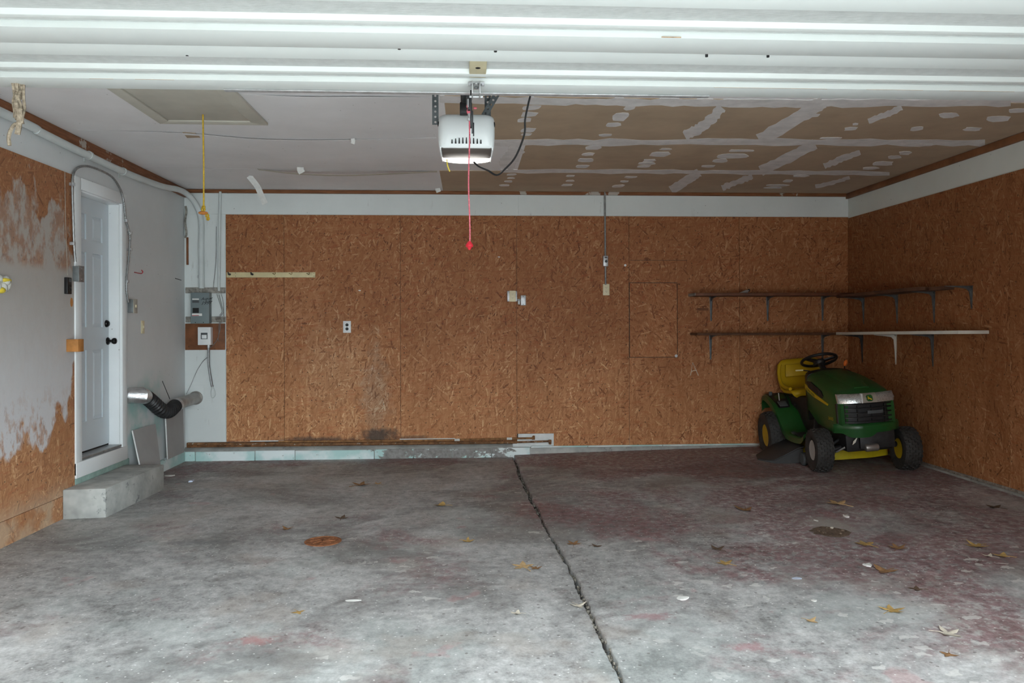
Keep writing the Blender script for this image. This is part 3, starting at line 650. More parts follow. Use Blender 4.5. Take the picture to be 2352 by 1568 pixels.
A = onZ(690, 384, ZC - .002); ribbon([A, onY(690, 390, A.y), onY(694, 397, A.y + .01)], .06, 'loose_tape', 'paper_scrap', ceiling)
A = onZ(1005, 432, ZC - .002); ribbon([A, onY(1006, 436, A.y), onY(1008, 441, A.y)], .05, 'loose_tape', 'paper_scrap', ceiling)
A = onZ(810, 318, ZC - .002); ribbon([A, onY(811, 324, A.y), onY(810, 330, A.y + .01)], .03, 'loose_tape', 'paper_scrap', ceiling)
q = [onZ(x, y, ZC - .003) for x, y in ((419, 304), (448, 306), (460, 316), (430, 317))]
MB().prism(q, (0, 0, .003)).build('bare_patch', 'kraft_paper', ceiling)

# pull rope of the hatch
pr = onZ(466, 263, ZC - .012); zb = onY(468, 489, pr.y).z
rope = thing('hatch_pull_rope', (pr.x, pr.y, zb), 'yellow pull rope with a round wooden handle hanging from the attic hatch', 'rope')
MB().tube(smooth([(pr.x, pr.y, ZC - .01), (pr.x + .004, pr.y, (ZC + zb) / 2), (pr.x + .003, pr.y, zb + .01)], 8), .0055, 8).build('cord', 'yellow_rope', rope)
MB().ell((pr.x, pr.y, zb), (.032, .03, .012), 20, 8).build('handle', 'pull_handle', rope)
for dx, dz, r in ((.004, .022, .016), (.006, .038, .012), (.03, -.02, .013), (.035, -.04, .011)):
    MB().tube([Vector((pr.x + dx + r * .7 * math.cos(a), pr.y - .012 + .006 * math.sin(3 * a), zb + dz + r * .7 * math.sin(a))) for a in [i * .785 for i in range(8)]], .0055, 6, True).build('knot', 'yellow_rope', rope)

# frayed rope at the edge of the raised door
fr = onY(42, 196, 3.56)
ro = thing('frayed_rope', (fr.x, fr.y, onY(30, 334, 3.56).z), 'frayed beige rope dangling from the raised door near the left wall', 'rope')
rr = random.Random(5)
for k in range(7):
    dx = rr.uniform(-.022, .02); L = rr.uniform(.14, .19); pts = [(fr.x + dx + rr.uniform(-.004, .004), fr.y + rr.uniform(-.012, .012), DZ + .01 - L * i / 5) for i in range(6)]
    MB().tube(smooth(pts, 4), .006 + rr.uniform(0, .003), 6).build('strand', 'jute', ro)
MB().tube(smooth([onY(44, 290, 3.56), onY(36, 285, 3.56), onY(26, 296, 3.56), onY(20, 315, 3.56), onY(22, 334, 3.56)], 5), .008, 6).build('strand', 'jute', ro)
MB().tube(smooth([onY(46, 250, 3.55), onY(44, 285, 3.55), onY(40, 308, 3.56)], 5), .012, 6).build('strand', 'jute', ro)

# ------------------------------------------------------------------ door opener
OY = 4.10
op = thing('door_opener', (0, OY + .18, 2.25), 'white ceiling door opener with a lit lamp lens and a hanging red release cord', 'door opener')
def rrect(w, ya, yb, z, r=.04, n=4):
    out = []
    for cx, cy, a0 in ((w - r, yb - r, 0), (-w + r, yb - r, 90), (-w + r, ya + r, 180), (w - r, ya + r, 270)):
        for k in range(n + 1):
            a = R(a0 + 90 * k / n); out.append(Vector((cx + r * math.cos(a), cy + r * math.sin(a), z)))
    return out
hs = MB().loft([rrect(w, y_, OY + .33, z, r) for z, w, y_, r in ((2.333, .138, OY + .012, .03), (2.345, .146, OY - .002, .04), (2.40, .149, OY - .012, .055), (2.45, .150, OY + .0, .06), (2.49, .149, OY + .02, .06), (2.512, .146, OY + .04, .06), (2.52, .135, OY + .055, .05))]).build('housing', 'opener_white', op, angle=40)
for k in range(9):
    x = -.075 + .15 * k / 8; h = .019 + .011 * (1 - ((k - 4) / 4) ** 2)
    MB().prism([(x - .0042, OY - .0135, 2.352), (x + .0042, OY - .0135, 2.352), (x + .0022, OY - .0155, 2.352 + h), (x - .0022, OY - .0155, 2.352 + h)], (0, .012, 0)).build('vent_slot', 'slot_dark', hs)
for sx_ in (-1, 1):
    MB().ell((sx_ * .147, OY + .06, 2.468), (.006, .012, .016), 10, 6).build('side_hole', 'slot_dark', hs)
MB().box((-.131, OY + .015, 2.328), (.131, OY + .245, 2.336)).build('light_panel', 'smoke_plastic', op, bevel=.003)
MB().loft([rrect(.133 - a * 1.3, OY + .243 + a * .1, OY + .328 - a * .25, z, .02) for z, a in ((2.330, .0), (2.326, .004), (2.321, .018), (2.316, .045), (2.312, .085))]).build('lamp_lens', 'lamp_lens', op, angle=60)
for s_ in (-1, 1): MB().box((s_ * .136 - .003, OY + .02, 2.322), (s_ * .136 + .003, OY + .32, 2.345)).build('lens_rim', 'white_plastic', op, bevel=.002)
def perf(p0, p1, w, nrm, n, hr, name, m, parent, th=.003):
    p0, p1, nrm = Vector(p0), Vector(p1), Vector(nrm).normalized(); d = (p1 - p0) / n; L = d.length; du = d.normalized(); s = du.cross(nrm).normalized(); mb = MB()
    for i in range(n):
        c = p0 + d * (i + .5); ring = []
        for lay in (0, th):
            o_ = [c + du * (a * L / 2) + s * (b * w / 2) + nrm * lay for a, b in ((1, 0), (1, 1), (0, 1), (-1, 1), (-1, 0), (-1, -1), (0, -1), (1, -1))]
            i_ = [c + du * (hr * math.cos(R(45 * k))) + s * (hr * math.sin(R(45 * k))) + nrm * lay for k in range(8)]
            ring.append((o_, i_))
        vs_ = ring[0][0] + ring[0][1] + ring[1][0] + ring[1][1]; fs = []
        for k in range(8):
            j = (k + 1) % 8; fs += [(k, j, 8 + j, 8 + k), (16 + k, 24 + k, 24 + j, 16 + j), (8 + k, 8 + j, 24 + j, 24 + k), (k, 16 + k, 16 + j, j)]
        mb.add(vs_, fs)
    return mb.build(name, m, parent)
xl = onY(1000, 270, OY + .1).x
perf((xl, OY + .1, 2.475), (xl, OY + .1, ZC), .034, (0, -1, 0), 13, .0065, 'hanger_strap', 'dull_steel', op)
xr_ = onY(1116, 240, OY + .2).x
perf((xr_ + .01, OY + .2, 2.50), (xr_ + .01, OY + .2, ZC), .034, (0, -1, 0), 12, .0065, 'hanger_strap', 'dull_steel', op)
perf((xr_ - .01, OY + .17, 2.545), (xr_ + .16, OY + .17, ZC), .034, (0, -1, 0), 12, .0065, 'brace_strap', 'dull_steel', op)
MB().box((-.022, YF + .02, 2.560), (.014, OY + .12, 2.60)).box((-.03, YF + .02, 2.60), (.022, OY + .12, 2.607)).build('rail', 'dark_steel', op, bevel=.002)
MB().box((-.034, OY - .02, 2.51), (.03, OY + .14, 2.565)).build('rail_seat', 'black_plastic', op, bevel=.004)
tx = onY(1077, 240, 3.85).x
tr = MB().box((tx - .014, 3.78, 2.50), (tx + .014, 3.95, 2.558)).box((tx - .006, 3.80, 2.45), (tx + .006, 3.88, 2.50)).build('trolley', 'dark_steel', op, bevel=.003)
MB().tube([(tx - .004, 3.80, 2.53), (tx - .004, 3.80, 2.46)], .004, 6).build('release_lever', 'zinc', op)
rz1 = onY(1077, 568, 3.85).z
MB().tube([(tx + .003 * math.sin(i * .7), 3.85, 2.47 + (rz1 + .03 - 2.47) * i / 12) for i in range(13)], .0035, 8).build('release_cord', 'red_rope', op)
MB().ell((tx, 3.845, 2.452), (.012, .012, .018), 10, 6).ell((tx - .004, 3.84, 2.475), (.009, .009, .010), 8, 6).ell((tx + .03, 3.85, 2.47), (.010, .005, .006), 8, 6).build('cord_knot', 'red_rope', op)
MB().disc((tx, 3.84, 2.405), (0, 0, 1), .010, .012, 6).disc((tx, 3.84, 2.42), (0, 0, 1), .006, .02, 8).build('cord_nut', 'zinc', op)
MB().lathe([(.006, .03), (.012, .022), (.019, .012), (.019, .004), (.012, 0), (.005, -.012)], Matrix.Translation((tx, 3.85, rz1)), 16).build('release_handle', 'red_plastic', op)
MB().tube(smooth([onY(1026, 366, OY + .12), onY(1028, 380, OY + .12), onY(1033, 394, OY + .13)], 5), .0035, 6).build('wire_end', 'yellow_wire', op)
pc = [(1088, 372, OY + .2), (1100, 382, OY + .19), (1120, 391, OY + .17), (1141, 402, OY + .15), (1160, 388, OY + .12), (1184, 360, OY + .08), (1204, 310, OY + .02), (1206, 275, OY), (1213, 240, OY - .04), (1219, 214, OY - .06), (1226, 160, OY - .08), (1232, 108, OY - .08)]
MB().tube(smooth([onY(*a) for a in pc], 6), .0052, 8).build('power_cord', 'black_plastic', op)

# ------------------------------------------------------------------ left wall
cd = [(0, 256), (90, 302), (190, 351), (290, 397), (370, 427)]
P = [lw(x, y, .035) for x, y in cd]; P = [Vector((XL + .035, YF + .1, P[0].z))] + P
P += [onY(412, 436, 8.05), onY(437, 452, 8.24), onY(455, 480, 8.325), onY(463, 515, 8.337), onY(462, 560, 8.337), onY(463, 662, 8.337)]
cn = thing('plastic_conduit', (P[-1].x, P[-1].y, P[-1].z), 'thick white plastic conduit running under the ceiling trim and bending down to the breaker panel', 'conduit')
MB().tube(smooth(P, 8), .0285, 14).build('pipe', 'pvc_white', cn, angle=60)
for x, y in ((205, 354), (283, 391)):
    c = lw(x, y + 3, .035); MB().tube([c + Vector((0, -.015, 0)), c + Vector((0, .015, 0))], .034, 14).box((XL, c.y - .015, c.z - .05), (XL + .006, c.y + .015, c.z + .02)).build('pipe_clip', 'pvc_white', cn)
c = onY(462, 632, 8.337); MB().tube([c, c + Vector((0, 0, -.03))], .033, 14).build('pipe_clip', 'pvc_white', cn)
# flexible metal conduit looped over the door
fx = [(173, 601), (170, 560), (168, 500), (166, 430), (168, 402), (175, 388), (188, 382), (208, 383), (235, 393), (258, 407), (272, 426), (280, 444), (284, 462), (287, 485), (289, 505), (294, 522), (298, 538), (298, 562), (295, 600), (291, 640), (291, 668), (295, 694)]
P = smooth([lw(x, y, .034) for x, y in fx], 9)
fc = thing('flexible_conduit', P[0], 'grey flexible metal conduit looping over the side door casing', 'conduit')
rad = [.0078 if i % 2 else .0098 for i in range(len(P))]
MB().tube(P, rad, 8).build('corrugated_pipe', 'galvanised', fc, angle=20)
for x, y in ((166, 423), (167, 559), (289, 507), (298, 535), (298, 573), (291, 646)):
    c = lw(x, y, .03); MB().box((XL + .012, c.y - .014, c.z - .012), (XL + .047, c.y + .014, c.z + .012)).build('strap', 'zinc', fc, bevel=.003)
# boxes and controls
def wallbox_left(name, x, y, w, h, d, m, label, cat, base=T_):
    c = lw(x, y, base); o = thing(name, (c.x, c.y, c.z - h / 2), label, cat)
    MB().box((XL + base, c.y - w / 2, c.z - h / 2), (XL + base + d, c.y + w / 2, c.z + h / 2)).build('body', m, o, bevel=.004); return o, c
o, c = wallbox_left('junction_box', 172, 629, .075, .115, .045, 'box_grey', 'grey metal junction box beside the door casing above the black control', 'box', .0115)
MB().box((c.x + .045, c.y - .04, c.z - .06), (c.x + .049, c.y + .04, c.z + .06)).build('cover', 'galvanised', o, bevel=.001)
for dz in (-.04, .04): MB().disc((c.x + .049, c.y, c.z + dz), (1, 0, 0), .004, .002, 8).build('screw', 'zinc', o)
o, c = wallbox_left('wall_control', 152, 656, .062, .122, .026, 'black_plastic', 'black wall control pad with a small grey screen and two buttons', 'control')
MB().box((c.x + .026, c.y - .012, c.z + .028), (c.x + .028, c.y + .028, c.z + .052)).build('screen', 'tray_grey', o, bevel=.001)
for dz in (.0, -.03): MB().box((c.x + .026, c.y - .01, c.z + dz - .009), (c.x + .029, c.y + .022, c.z + dz + .009)).build('button', 'dark_rubber', o, bevel=.002)
cb = MB().tube(smooth([lw(149, 394, .014), lw(150, 470, .014), lw(152, 550, .014), lw(155, 632, .014)], 6), .0018, 6)
one(cb, 'control_cable', 'ivory_grey', 'thin pale cable running down the left wall to the black control', 'cable')
o, c = wallbox_left('switch_box', 297, 703, .072, .115, .05, 'box_grey', 'grey metal switch box on the painted wall right of the door casing', 'box', .0)
MB().box((c.x + .05, c.y - .04, c.z - .062), (c.x + .054, c.y + .04, c.z + .062)).build('cover', 'ivory_grey', o, bevel=.001)
MB().box((c.x + .054, c.y - .006, c.z - .012), (c.x + .062, c.y + .006, c.z + .012)).build('toggle', 'ivory_plastic', o, bevel=.001)
o, c = wallbox_left('light_switch', 327, 751, .07, .118, .006, 'ivory_plastic', 'ivory light switch plate on the painted wall near the back corner', 'switch', .0)
MB().box((c.x + .006, c.y - .016, c.z - .034), (c.x + .0085, c.y + .016, c.z + .034)).build('rocker', 'ivory_plastic', o, bevel=.001)
MB().box((c.x + .008, c.y - .005, c.z - .010), (c.x + .016, c.y + .005, c.z + .012)).build('toggle', 'ivory_plastic', o, bevel=.001)
b0 = lw(150, 779, T_); b1 = lw(150, 808, T_)
o = one(MB().box((XL + T_, b0.y + .012, b1.z), (XL + T_ + .085, b0.y + .10, b0.z)), 'wooden_block', 'pine_block', 'small orange wooden block fixed to the wall beside the door knob', 'block', bevel=.003)
kh = lw(164, 694, T_); qs = [(XL + T_ + .001, kh.y + .019 * math.cos(a), kh.z + .034 * math.sin(a)) for a in [i * math.pi / 10 for i in range(20)]]
MB().prism(qs, (.0015, 0, 0)).build('wood_plug', 'pine_block', wl)
hk = [lw(309, 625, .004), lw(317, 627, .006), lw(325, 628, .012), lw(328, 624, .014), lw(325, 620, .012)]
one(MB().tube(smooth(hk, 5), .004, 6), 'red_hook', 'red_paint', 'small red coated hook screwed into the painted left wall', 'hook')
nl = [lw(402, 639, .0), lw(416, 643, .006)]; one(MB().tube(nl, .004, 6), 'nail', 'dark_steel', 'bent dark nail in the painted left wall near the corner', 'nail')
# rag at the picture edge
rg = lw(-10, 650, T_); mb = MB(); r5 = random.Random(9)
for k in range(5):
    mb.ell((rg.x + .03 + r5.uniform(-.005, .012), rg.y - .05 + .03 * k + r5.uniform(-.01, .01), rg.z + r5.uniform(-.03, .03)), (.028, .035, r5.uniform(.028, .05)), 9, 7)
o = thing('rag', (rg.x, rg.y - .01, rg.z - .08), 'crumpled white and yellow rag hung on the left wall at the picture edge', 'rag')
mb.build('cloth', 'shelf_white', o, angle=70)
MB().ell((rg.x + .045, rg.y + .035, rg.z + .02), (.02, .05, .015), 9, 6).ell((rg.x + .045, rg.y - .02, rg.z - .045), (.02, .04, .02), 9, 6).build('yellow_patch', 'yellow_wire', o, angle=70)

# ------------------------------------------------------------------ duct in the back left corner
D0 = lw(296, 908, 0); DR = .068
D1 = D0 + Vector((.10, .02, 0)); E0 = onY(336, 912, 7.30); E1 = onY(352, 925, 7.42); E2 = onY(372, 942, 7.55); E3 = onY(388, 944, 7.68); E4 = onY(402, 932, 7.85); G0 = onY(410, 927, 7.92); G1 = onY(451, 913, YB)
du = thing('vent_duct', (E2.x, E2.y, E2.z - DR), 'vent duct of silver foil, black flexible hose and grey metal pipe in the back corner', 'duct')
MB().tube([D0, D0 + Vector((.02, .0, 0)), D1, D1 + (E0 - D1) * .35, D1 + (E0 - D1) * .6], [DR * 1.05, DR * 1.05, DR * 1.08, DR * 1.05, DR], 20).build('foil_elbow', 'foil', du, angle=60)
P = smooth([D1 + (E0 - D1) * .45, E0, E1, E2, E3, E4], 12)
MB().tube(P, [DR * (1.0, .95, .84)[i % 3] for i in range(len(P))], 20).build('flexible_hose', 'flex_duct', du, angle=20)
MB().tube([E4, G0, G0 + (G1 - G0) * .5, G1], DR * .86, 20).build('metal_pipe', 'duct_metal', du, angle=60)
MB().tube([E4 + (G0 - E4) * .2, E4 + (G0 - E4) * .75], DR * .96, 20).build('hose_clamp', 'zinc', du)
MB().tube([G1 + (G0 - G1) * .02, G1 + (G0 - G1) * .06], DR * 1.05, 20).build('wall_collar', 'duct_metal', du)
one(MB().tube(smooth([lw(373, 875, .002), lw(380, 892, .06), onY(390, 916, 7.75)], 5), .0035, 6), 'hanger_wire', 'dark_steel', 'dark twisted wire holding the black hose up from the painted wall', 'wire')

# ------------------------------------------------------------------ drywall scraps leaning in the corner
def slabscrap(name, corners, th, label):
    c = [Vector(p) for p in corners]; nrm = (c[1] - c[0]).cross(c[3] - c[0]).normalized()
    if nrm.x < 0: nrm = -nrm
    o = thing(name, (sum((p.x for p in c[:2]), 0) / 2, (c[0].y + c[1].y) / 2, min(p.z for p in c)), label, 'drywall scrap')
    MB().prism([p - nrm * th for p in c], nrm * (th * .9)).build('gypsum_core', 'raw_gypsum', o, bevel=.002)
    MB().prism([p - nrm * th * .1 for p in c], nrm * (th * .1 + .001)).build('paper_face', 'drywall_face', o)
    return o
xa, xb = XL + .17, XL + .03
q = [onX(318, 1100, xa), onX(373, 1082, xa), onX(357, 973, xb), onX(305, 988, xb)]; q[0].z = q[1].z = .012; q[0].y = max(q[0].y, 6.93); q[3].y = max(q[3].y, 6.94)
slabscrap('drywall_scrap', q, .013, 'grey drywall offcut leaning on the wall behind the concrete step')
xa, xb = XL + .062, XL + .05
q = [onX(386, 1061, xa), onX(424, 1040, xa), onX(424, 928, xb), onX(380, 928, xb)]; q[0].z = q[1].z = .124; q[1].y = q[2].y = 8.17
slabscrap('drywall_scrap', q, .013, 'taller grey drywall offcut standing under the vent duct in the corner')

# ------------------------------------------------------------------ concrete step below the side door
st = MB().prism([(XL + .012, 5.86, 0), (-2.645, 5.89, 0), (-2.60, 6.88, 0), (XL + .013, 6.90, 0)], (0, 0, .222))
one(st, 'concrete_step', 'bare_concrete', 'worn concrete step block on the floor below the side door', 'step', bevel=.010)

# ------------------------------------------------------------------ back wall: electrical corner
WB = YB - .009
a, b = onY(426, 743, WB), onY(517, 803, WB)
mbd = thing('mounting_board', ((a.x + b.x) / 2, WB, b.z), 'dark stained plywood board behind the white disconnect box', 'board')
MB().box((a.x, WB - .012, b.z), (b.x, YB, a.z)).build('plywood', 'stained_board', mbd, bevel=.002)
for z0, z1, nm in ((onY(430, 740, WB).z, onY(430, 727, WB).z, 'wall_batten'), (onY(430, 673, WB).z, onY(430, 660, WB).z, 'wall_batten')):
    MB().box((-2.935, WB - .016, z0), (-2.53, YB, z1)).build(nm, 'scuff_patina', wb, bevel=.003)
MB().box((-2.935, YB - .006, onY(430, 727, WB).z + .002), (-2.53, YB, onY(430, 673, WB).z - .002)).build('side_board', 'wall_paint_back', wb)
MB().box((-2.925, WB - .012, onY(430, 608, WB).z), (-2.905, YB, onY(430, 545, WB).z)).build('wood_strip', 'stained_board', wb, bevel=.002)
MB().tube(smooth([(-2.93, WB - .01, 2.66), (-2.92, WB - .02, 2.60), (-2.935, WB - .015, 2.5), (-2.92, WB - .02, 2.38), (-2.935, WB - .01, 2.33)], 5), .012, 6).build('crumbled_caulk', 'scuff_patina', wb)
def wallthing(name, x0, y0, x1, y1, d, m, label, cat, plane=YB - T_, bevel=.004):
    a, b = onY(x0, y0, plane - d), onY(x1, y1, plane - d)
    o = thing(name, ((a.x + b.x) / 2, plane, b.z), label, cat)
    MB().box((a.x, plane - d, b.z), (b.x, plane, a.z)).build('body', m, o, bevel=bevel); return o, a, b
o, a, b = wallthing('breaker_panel', 439, 672, 480, 742, .085, 'panel_grey', 'grey breaker panel with handwritten date and a black breaker', 'panel', WB - .016)
yf = a.y; w = b.x - a.x; h = a.z - b.z
def onpanel(u, v): return a.x + w * u, b.z + h * (1 - v)
MB().box((a.x - .004, yf - .006, b.z - .004), (b.x + .004, yf, a.z)).build('cover', 'panel_grey', o, bevel=.002)
for u0, v0, u1, v1, nm, m in ((.10, .50, .44, .66, 'breaker', 'slot_dark'), (.06, .68, .62, .76, 'warning_label', 'label_white'), (.08, .19, .45, .235, 'maker_label', 'label_white'), (.08, .25, .45, .33, 'rating_label', 'tray_grey')):
    x0, z1 = onpanel(u0, v0); x1, z0 = onpanel(u1, v1); MB().box((x0, yf - .009, z0), (x1, yf - .005, z1)).build(nm, m, o)
x0, z1 = onpanel(.06, .735); x1, z0 = onpanel(.45, .755); MB().box((x0, yf - .0096, z0), (x1, yf - .008, z1)).build('red_band', 'red_paint', o)
x0, z0 = onpanel(.57, .245); text_mesh('writing', 'August', .040, Matrix.Translation((x0, yf - .0068, z0)) @ Matrix.Rotation(R(-4), 4, 'Y') @ FACE_BACK, 'ink', o, .5)
x0, z0 = onpanel(.55, .40); text_mesh('writing', '1997', .052, Matrix.Translation((x0, yf - .0068, z0)) @ Matrix.Rotation(R(-3), 4, 'Y') @ FACE_BACK, 'ink', o, .55)
for u in (.25, .7):
    x0, z0 = onpanel(u, .975); MB().disc((x0, yf - .006, z0), (0, -1, 0), .005, .003, 8).build('screw', 'dark_steel', o)
o, a, b = wallthing('disconnect_box', 454, 751, 484, 792, .075, 'white_plastic', 'white plastic disconnect box on the dark stained board', 'box', WB - .012)
yf = a.y; cx, cz = (a.x + b.x) / 2, (a.z + b.z) / 2
MB().box((cx - .034, yf - .003, cz - .032), (cx + .034, yf, cz + .034)).build('breaker_window', 'tray_grey', o, bevel=.002)
MB().box((cx - .024, yf - .006, cz - .026), (cx + .026, yf - .002, cz + .012)).build('breaker_switch', 'white_plastic', o, bevel=.002)
p = [onY(478, 742, 8.29), onY(479, 752, 8.29)]; MB().tube([(b.x - .03, yf + .03, b.z), (b.x - .03, yf + .03, b.z - .03)], .016, 10).build('hub', 'zinc', o)
wh = smooth([Vector((b.x - .03, yf + .03, b.z - .03)), onY(479, 830, 8.32), onY(482, 855, 8.33), onY(486, 880, 8.335), onY(488, 888, 8.335)], 6)
one(MB().tube(wh, .0125, 10), 'cable_whip', 'galvanised', 'grey flexible cable whip hanging below the white disconnect box', 'cable')
lp = smooth([onY(488, 888, 8.335), onY(484, 900, 8.34), onY(486, 912, 8.34), onY(491, 913, 8.34), onY(495, 905, 8.34), onY(492, 893, 8.34), onY(490, 889, 8.335)], 5)
one(MB().tube(lp, .0028, 6), 'bare_wire_loop', 'pvc_white', 'thin pale wire loop at the end of the grey cable whip', 'wire')
one(MB().tube(smooth([onY(477, 820, 8.335), onY(466, 830, 8.345), onY(452, 852, 8.35), onY(440, 880, 8.35), onY(428, 905, 8.35)], 6), .0035, 6), 'ground_wire', 'galvanised', 'thin grey ground wire slanting from the cable whip to the vent pipe', 'wire')
one(MB().tube([onY(506, 440, 8.345), onY(504, 520, 8.345), onY(503, 600, 8.345), onY(503, 668, 8.345)], .0135, 10), 'wall_conduit', 'pvc_white', 'slim white painted conduit running from the ceiling beside the electrical panel', 'conduit')
for k, pts in enumerate([[(497, 520), (496, 600), (491, 650), (490, 664)], [(498, 675), (506, 700), (510, 715), (504, 724)], [(503, 676), (509, 700), (513, 716), (506, 726)], [(508, 674), (513, 695), (514, 726)], [(503, 742), (503, 760), (500, 778), (490, 792), (482, 798)], [(505, 740), (506, 755), (501, 775), (503, 785)]]):
    one(MB().tube(smooth([onY(x, y, 8.347) for x, y in pts], 5), .003, 6), 'thin_wire', 'galvanised', ['loose wire running beside the slim white conduit', 'first of three thin wires right of the breaker panel', 'middle of three thin wires right of the breaker panel', 'outermost of three thin wires beside the first sheet', 'thin wire curving over the stained board to the cable hub', 'short wire end hanging over the stained board'][k], 'wire')
bs = onY(503, 735, 8.34)
one(MB().ell((bs.x, 8.34, bs.z), (.03, .02, .02), 8, 5).tube(smooth([onY(495, 733, 8.33), onY(503, 728, 8.32), onY(512, 736, 8.33), onY(506, 740, 8.33), onY(499, 738, 8.33)], 4), .005, 6), 'wire_splice', 'scuff_patina', 'bundle of twisted wire ends on the batten beside the breaker panel', 'wire')
# access plate cut in the painted board around the vent pipe
MB().box((onY(428, 885).x, YB - .0115, onY(428, 940).z), (onY(468, 885).x, YB - .008, onY(428, 884).z)).build('access_plate', 'wall_paint_back', wb, bevel=.001)

# hook rail
o, a, b = wallthing('hook_rail', 520, 625, 724, 637, .018, 'cream_board', 'cream painted hook rail screwed across the first two sheets', 'hook rail', bevel=.002)
for i, x in enumerate((528, 580, 630, 668, 708)):
    c = onY(x, 630, YB - T_ - .018)
    if i < 2: MB().disc(c, (0, -1, 0), .011, .012, 10).tube([c + Vector((0, -.012, 0)), c + Vector((.0, -.05, -.004)), c + Vector((.0, -.06, .02))], .006, 6).build('hook', 'dark_steel', o)
    else: MB().tube(smooth([c + Vector((-.018, 0, .008)), c + Vector((-.005, -.02, .008)), c + Vector((.012, -.045, -.004)), c + Vector((.024, -.05, .008)), c + Vector((.018, -.05, .018))], 4), .003, 6).build('hook', 'bronze_wire', o)
for x, y in ((541, 627), (541, 634), (632, 628), (632, 634), (721, 628), (721, 634)):
    MB().disc(onY(x, y, YB - T_ - .018), (0, -1, 0), .0035, .001, 8).build('screw', 'dark_steel', o)
# outlets
def recept(o, cx, cz, yf, m, dark=False):
    for dz in (.021, -.021):
        f = MB().lathe([(.0165, 0), (.0165, .003)], Matrix.Translation((cx, yf, cz + dz)) @ Vector((0, -1, 0)).to_track_quat('Z', 'Y').to_matrix().to_4x4(), 16).build('receptacle', m, o)
        for dx in (-.006, .006): MB().box((cx + dx - .001, yf - .0035, cz + dz), (cx + dx + .001, yf - .0028, cz + dz + .008)).build('slot', 'tray_grey' if dark else 'slot_dark', f)
        MB().disc((cx, yf - .0028, cz + dz - .007), (0, -1, 0), .0022, .0008, 8).build('slot', 'tray_grey' if dark else 'slot_dark', f)
o, a, b = wallthing('outlet', 788, 737, 806, 764, .006, 'white_plastic', 'white outlet plate with black sockets on the bare sheet', 'outlet', bevel=.002); recept(o, (a.x + b.x) / 2, (a.z + b.z) / 2, a.y, 'slot_dark', True)
o, a, b = wallthing('outlet', 1385, 652, 1400, 678, .012, 'ivory_plastic', 'ivory outlet at the foot of the thin steel conduit', 'outlet', bevel=.002); recept(o, (a.x + b.x) / 2, (a.z + b.z) / 2, a.y, 'ivory_plastic')
o, a, b = wallthing('outlet', 1165, 668, 1188, 692, .05, 'zinc', 'ivory outlet on a square steel box beside a sheet seam', 'outlet', bevel=.004)
MB().box((a.x + .022, a.y - .006, b.z - .002), (b.x - .016, a.y, a.z + .003)).build('plate', 'ivory_plastic', o, bevel=.002); recept(o, (a.x + b.x) / 2 + .003, (a.z + b.z) / 2, a.y - .006, 'ivory_plastic')
o, a, b = wallthing('utility_box', 1196, 678, 1208, 701, .045, 'zinc', 'small steel utility box with a blank cover, right of the square outlet box', 'box', bevel=.003)
for z_ in (a.z - .012, b.z + .012): MB().disc(((a.x + b.x) / 2, a.y, z_), (0, -1, 0), .004, .002, 8).build('screw', 'dark_steel', o)
MB().tube([(a.x, YB - .035, (a.z + b.z) / 2), (a.x - .035, YB - .035, (a.z + b.z) / 2 + .005)], .012, 10).build('nipple', 'galvanised', o)
MB().box((a.x - .03, YB - .045, b.z + .01), (a.x - .006, YB - .02, b.z + .07)).build('bracket_plate', 'galvanised', o, bevel=.003)
# steel conduit with box
p0, p1 = onY(1389, 447, 8.352), onY(1391, 654, 8.352)
cnd = thing('steel_conduit', p1, 'thin steel conduit running down the back wall from the ceiling to an outlet', 'conduit')
MB().tube([p0 + Vector((0, 0, .03)), p1], .0105, 10).build('pipe', 'galvanised', cnd)
a, b = onY(1386, 587, 8.31), onY(1397, 611, 8.31)
u = MB().box((a.x, 8.312, b.z), (b.x, YB - T_, a.z)).build('handy_box', 'zinc', cnd, bevel=.003)
MB().disc(((a.x + b.x) / 2 + .004, 8.312, (a.z + b.z) / 2 - .004), (0, -1, 0), .015, .004, 14).build('toggle_ring', 'dark_steel', u)
MB().box((a.x + .012, 8.309, a.z - .022), (b.x - .01, 8.312, a.z - .014)).build('slot', 'slot_dark', u)
c = onY(1436, 609); one(MB().lathe([(.013, 0), (.013, .004), (.006, .005), (.004, .006)], Matrix.Translation(c) @ Vector((0, -1, 0)).to_track_quat('Z', 'Y').to_matrix().to_4x4(), 16), 'washer', 'white_plastic', 'small white washer screwed to the sheet right of the steel conduit', 'washer')
c = onY(1553, 817); one(MB().lathe([(.016, 0), (.017, .006), (.012, .012), (.004, .014)], Matrix.Translation(c) @ Vector((0, -1, 0)).to_track_quat('Z', 'Y').to_matrix().to_4x4(), 16), 'round_knob', 'white_plastic', 'white round knob at the lower corner of the square wall patch', 'knob')
MB().box((onY(1447, 597).x, YB - T_ - .0006, onY(1447, 597.8).z), (onY(1578, 597).x, YB - T_, onY(1447, 597).z)).build('saw_cut', 'soil', wb)
mk = MB()
for pts in ([(1586, 862), (1591, 832), (1604, 862)], [(1588, 852), (1600, 850)]):
    mk.tube([onY(x, y, YB - T_ - .001) for x, y in pts], .004, 4)
mk.build('chalk_mark', 'chalk', wb)
for k, (x, y, m) in enumerate(((826, 667, 'label_white'), (1146, 590, 'label_white'))):
    c = onY(x, y); MB().ell((c.x, c.y - .003, c.z), (.014, .004, .006), 8, 5).build('staple_tag', m, wb)
MB().box((onY(1190, 996).x, YB - .009, .118), (onY(1272, 996).x, YB, .243)).build('white_patch', 'patch_white', wb, bevel=.002)

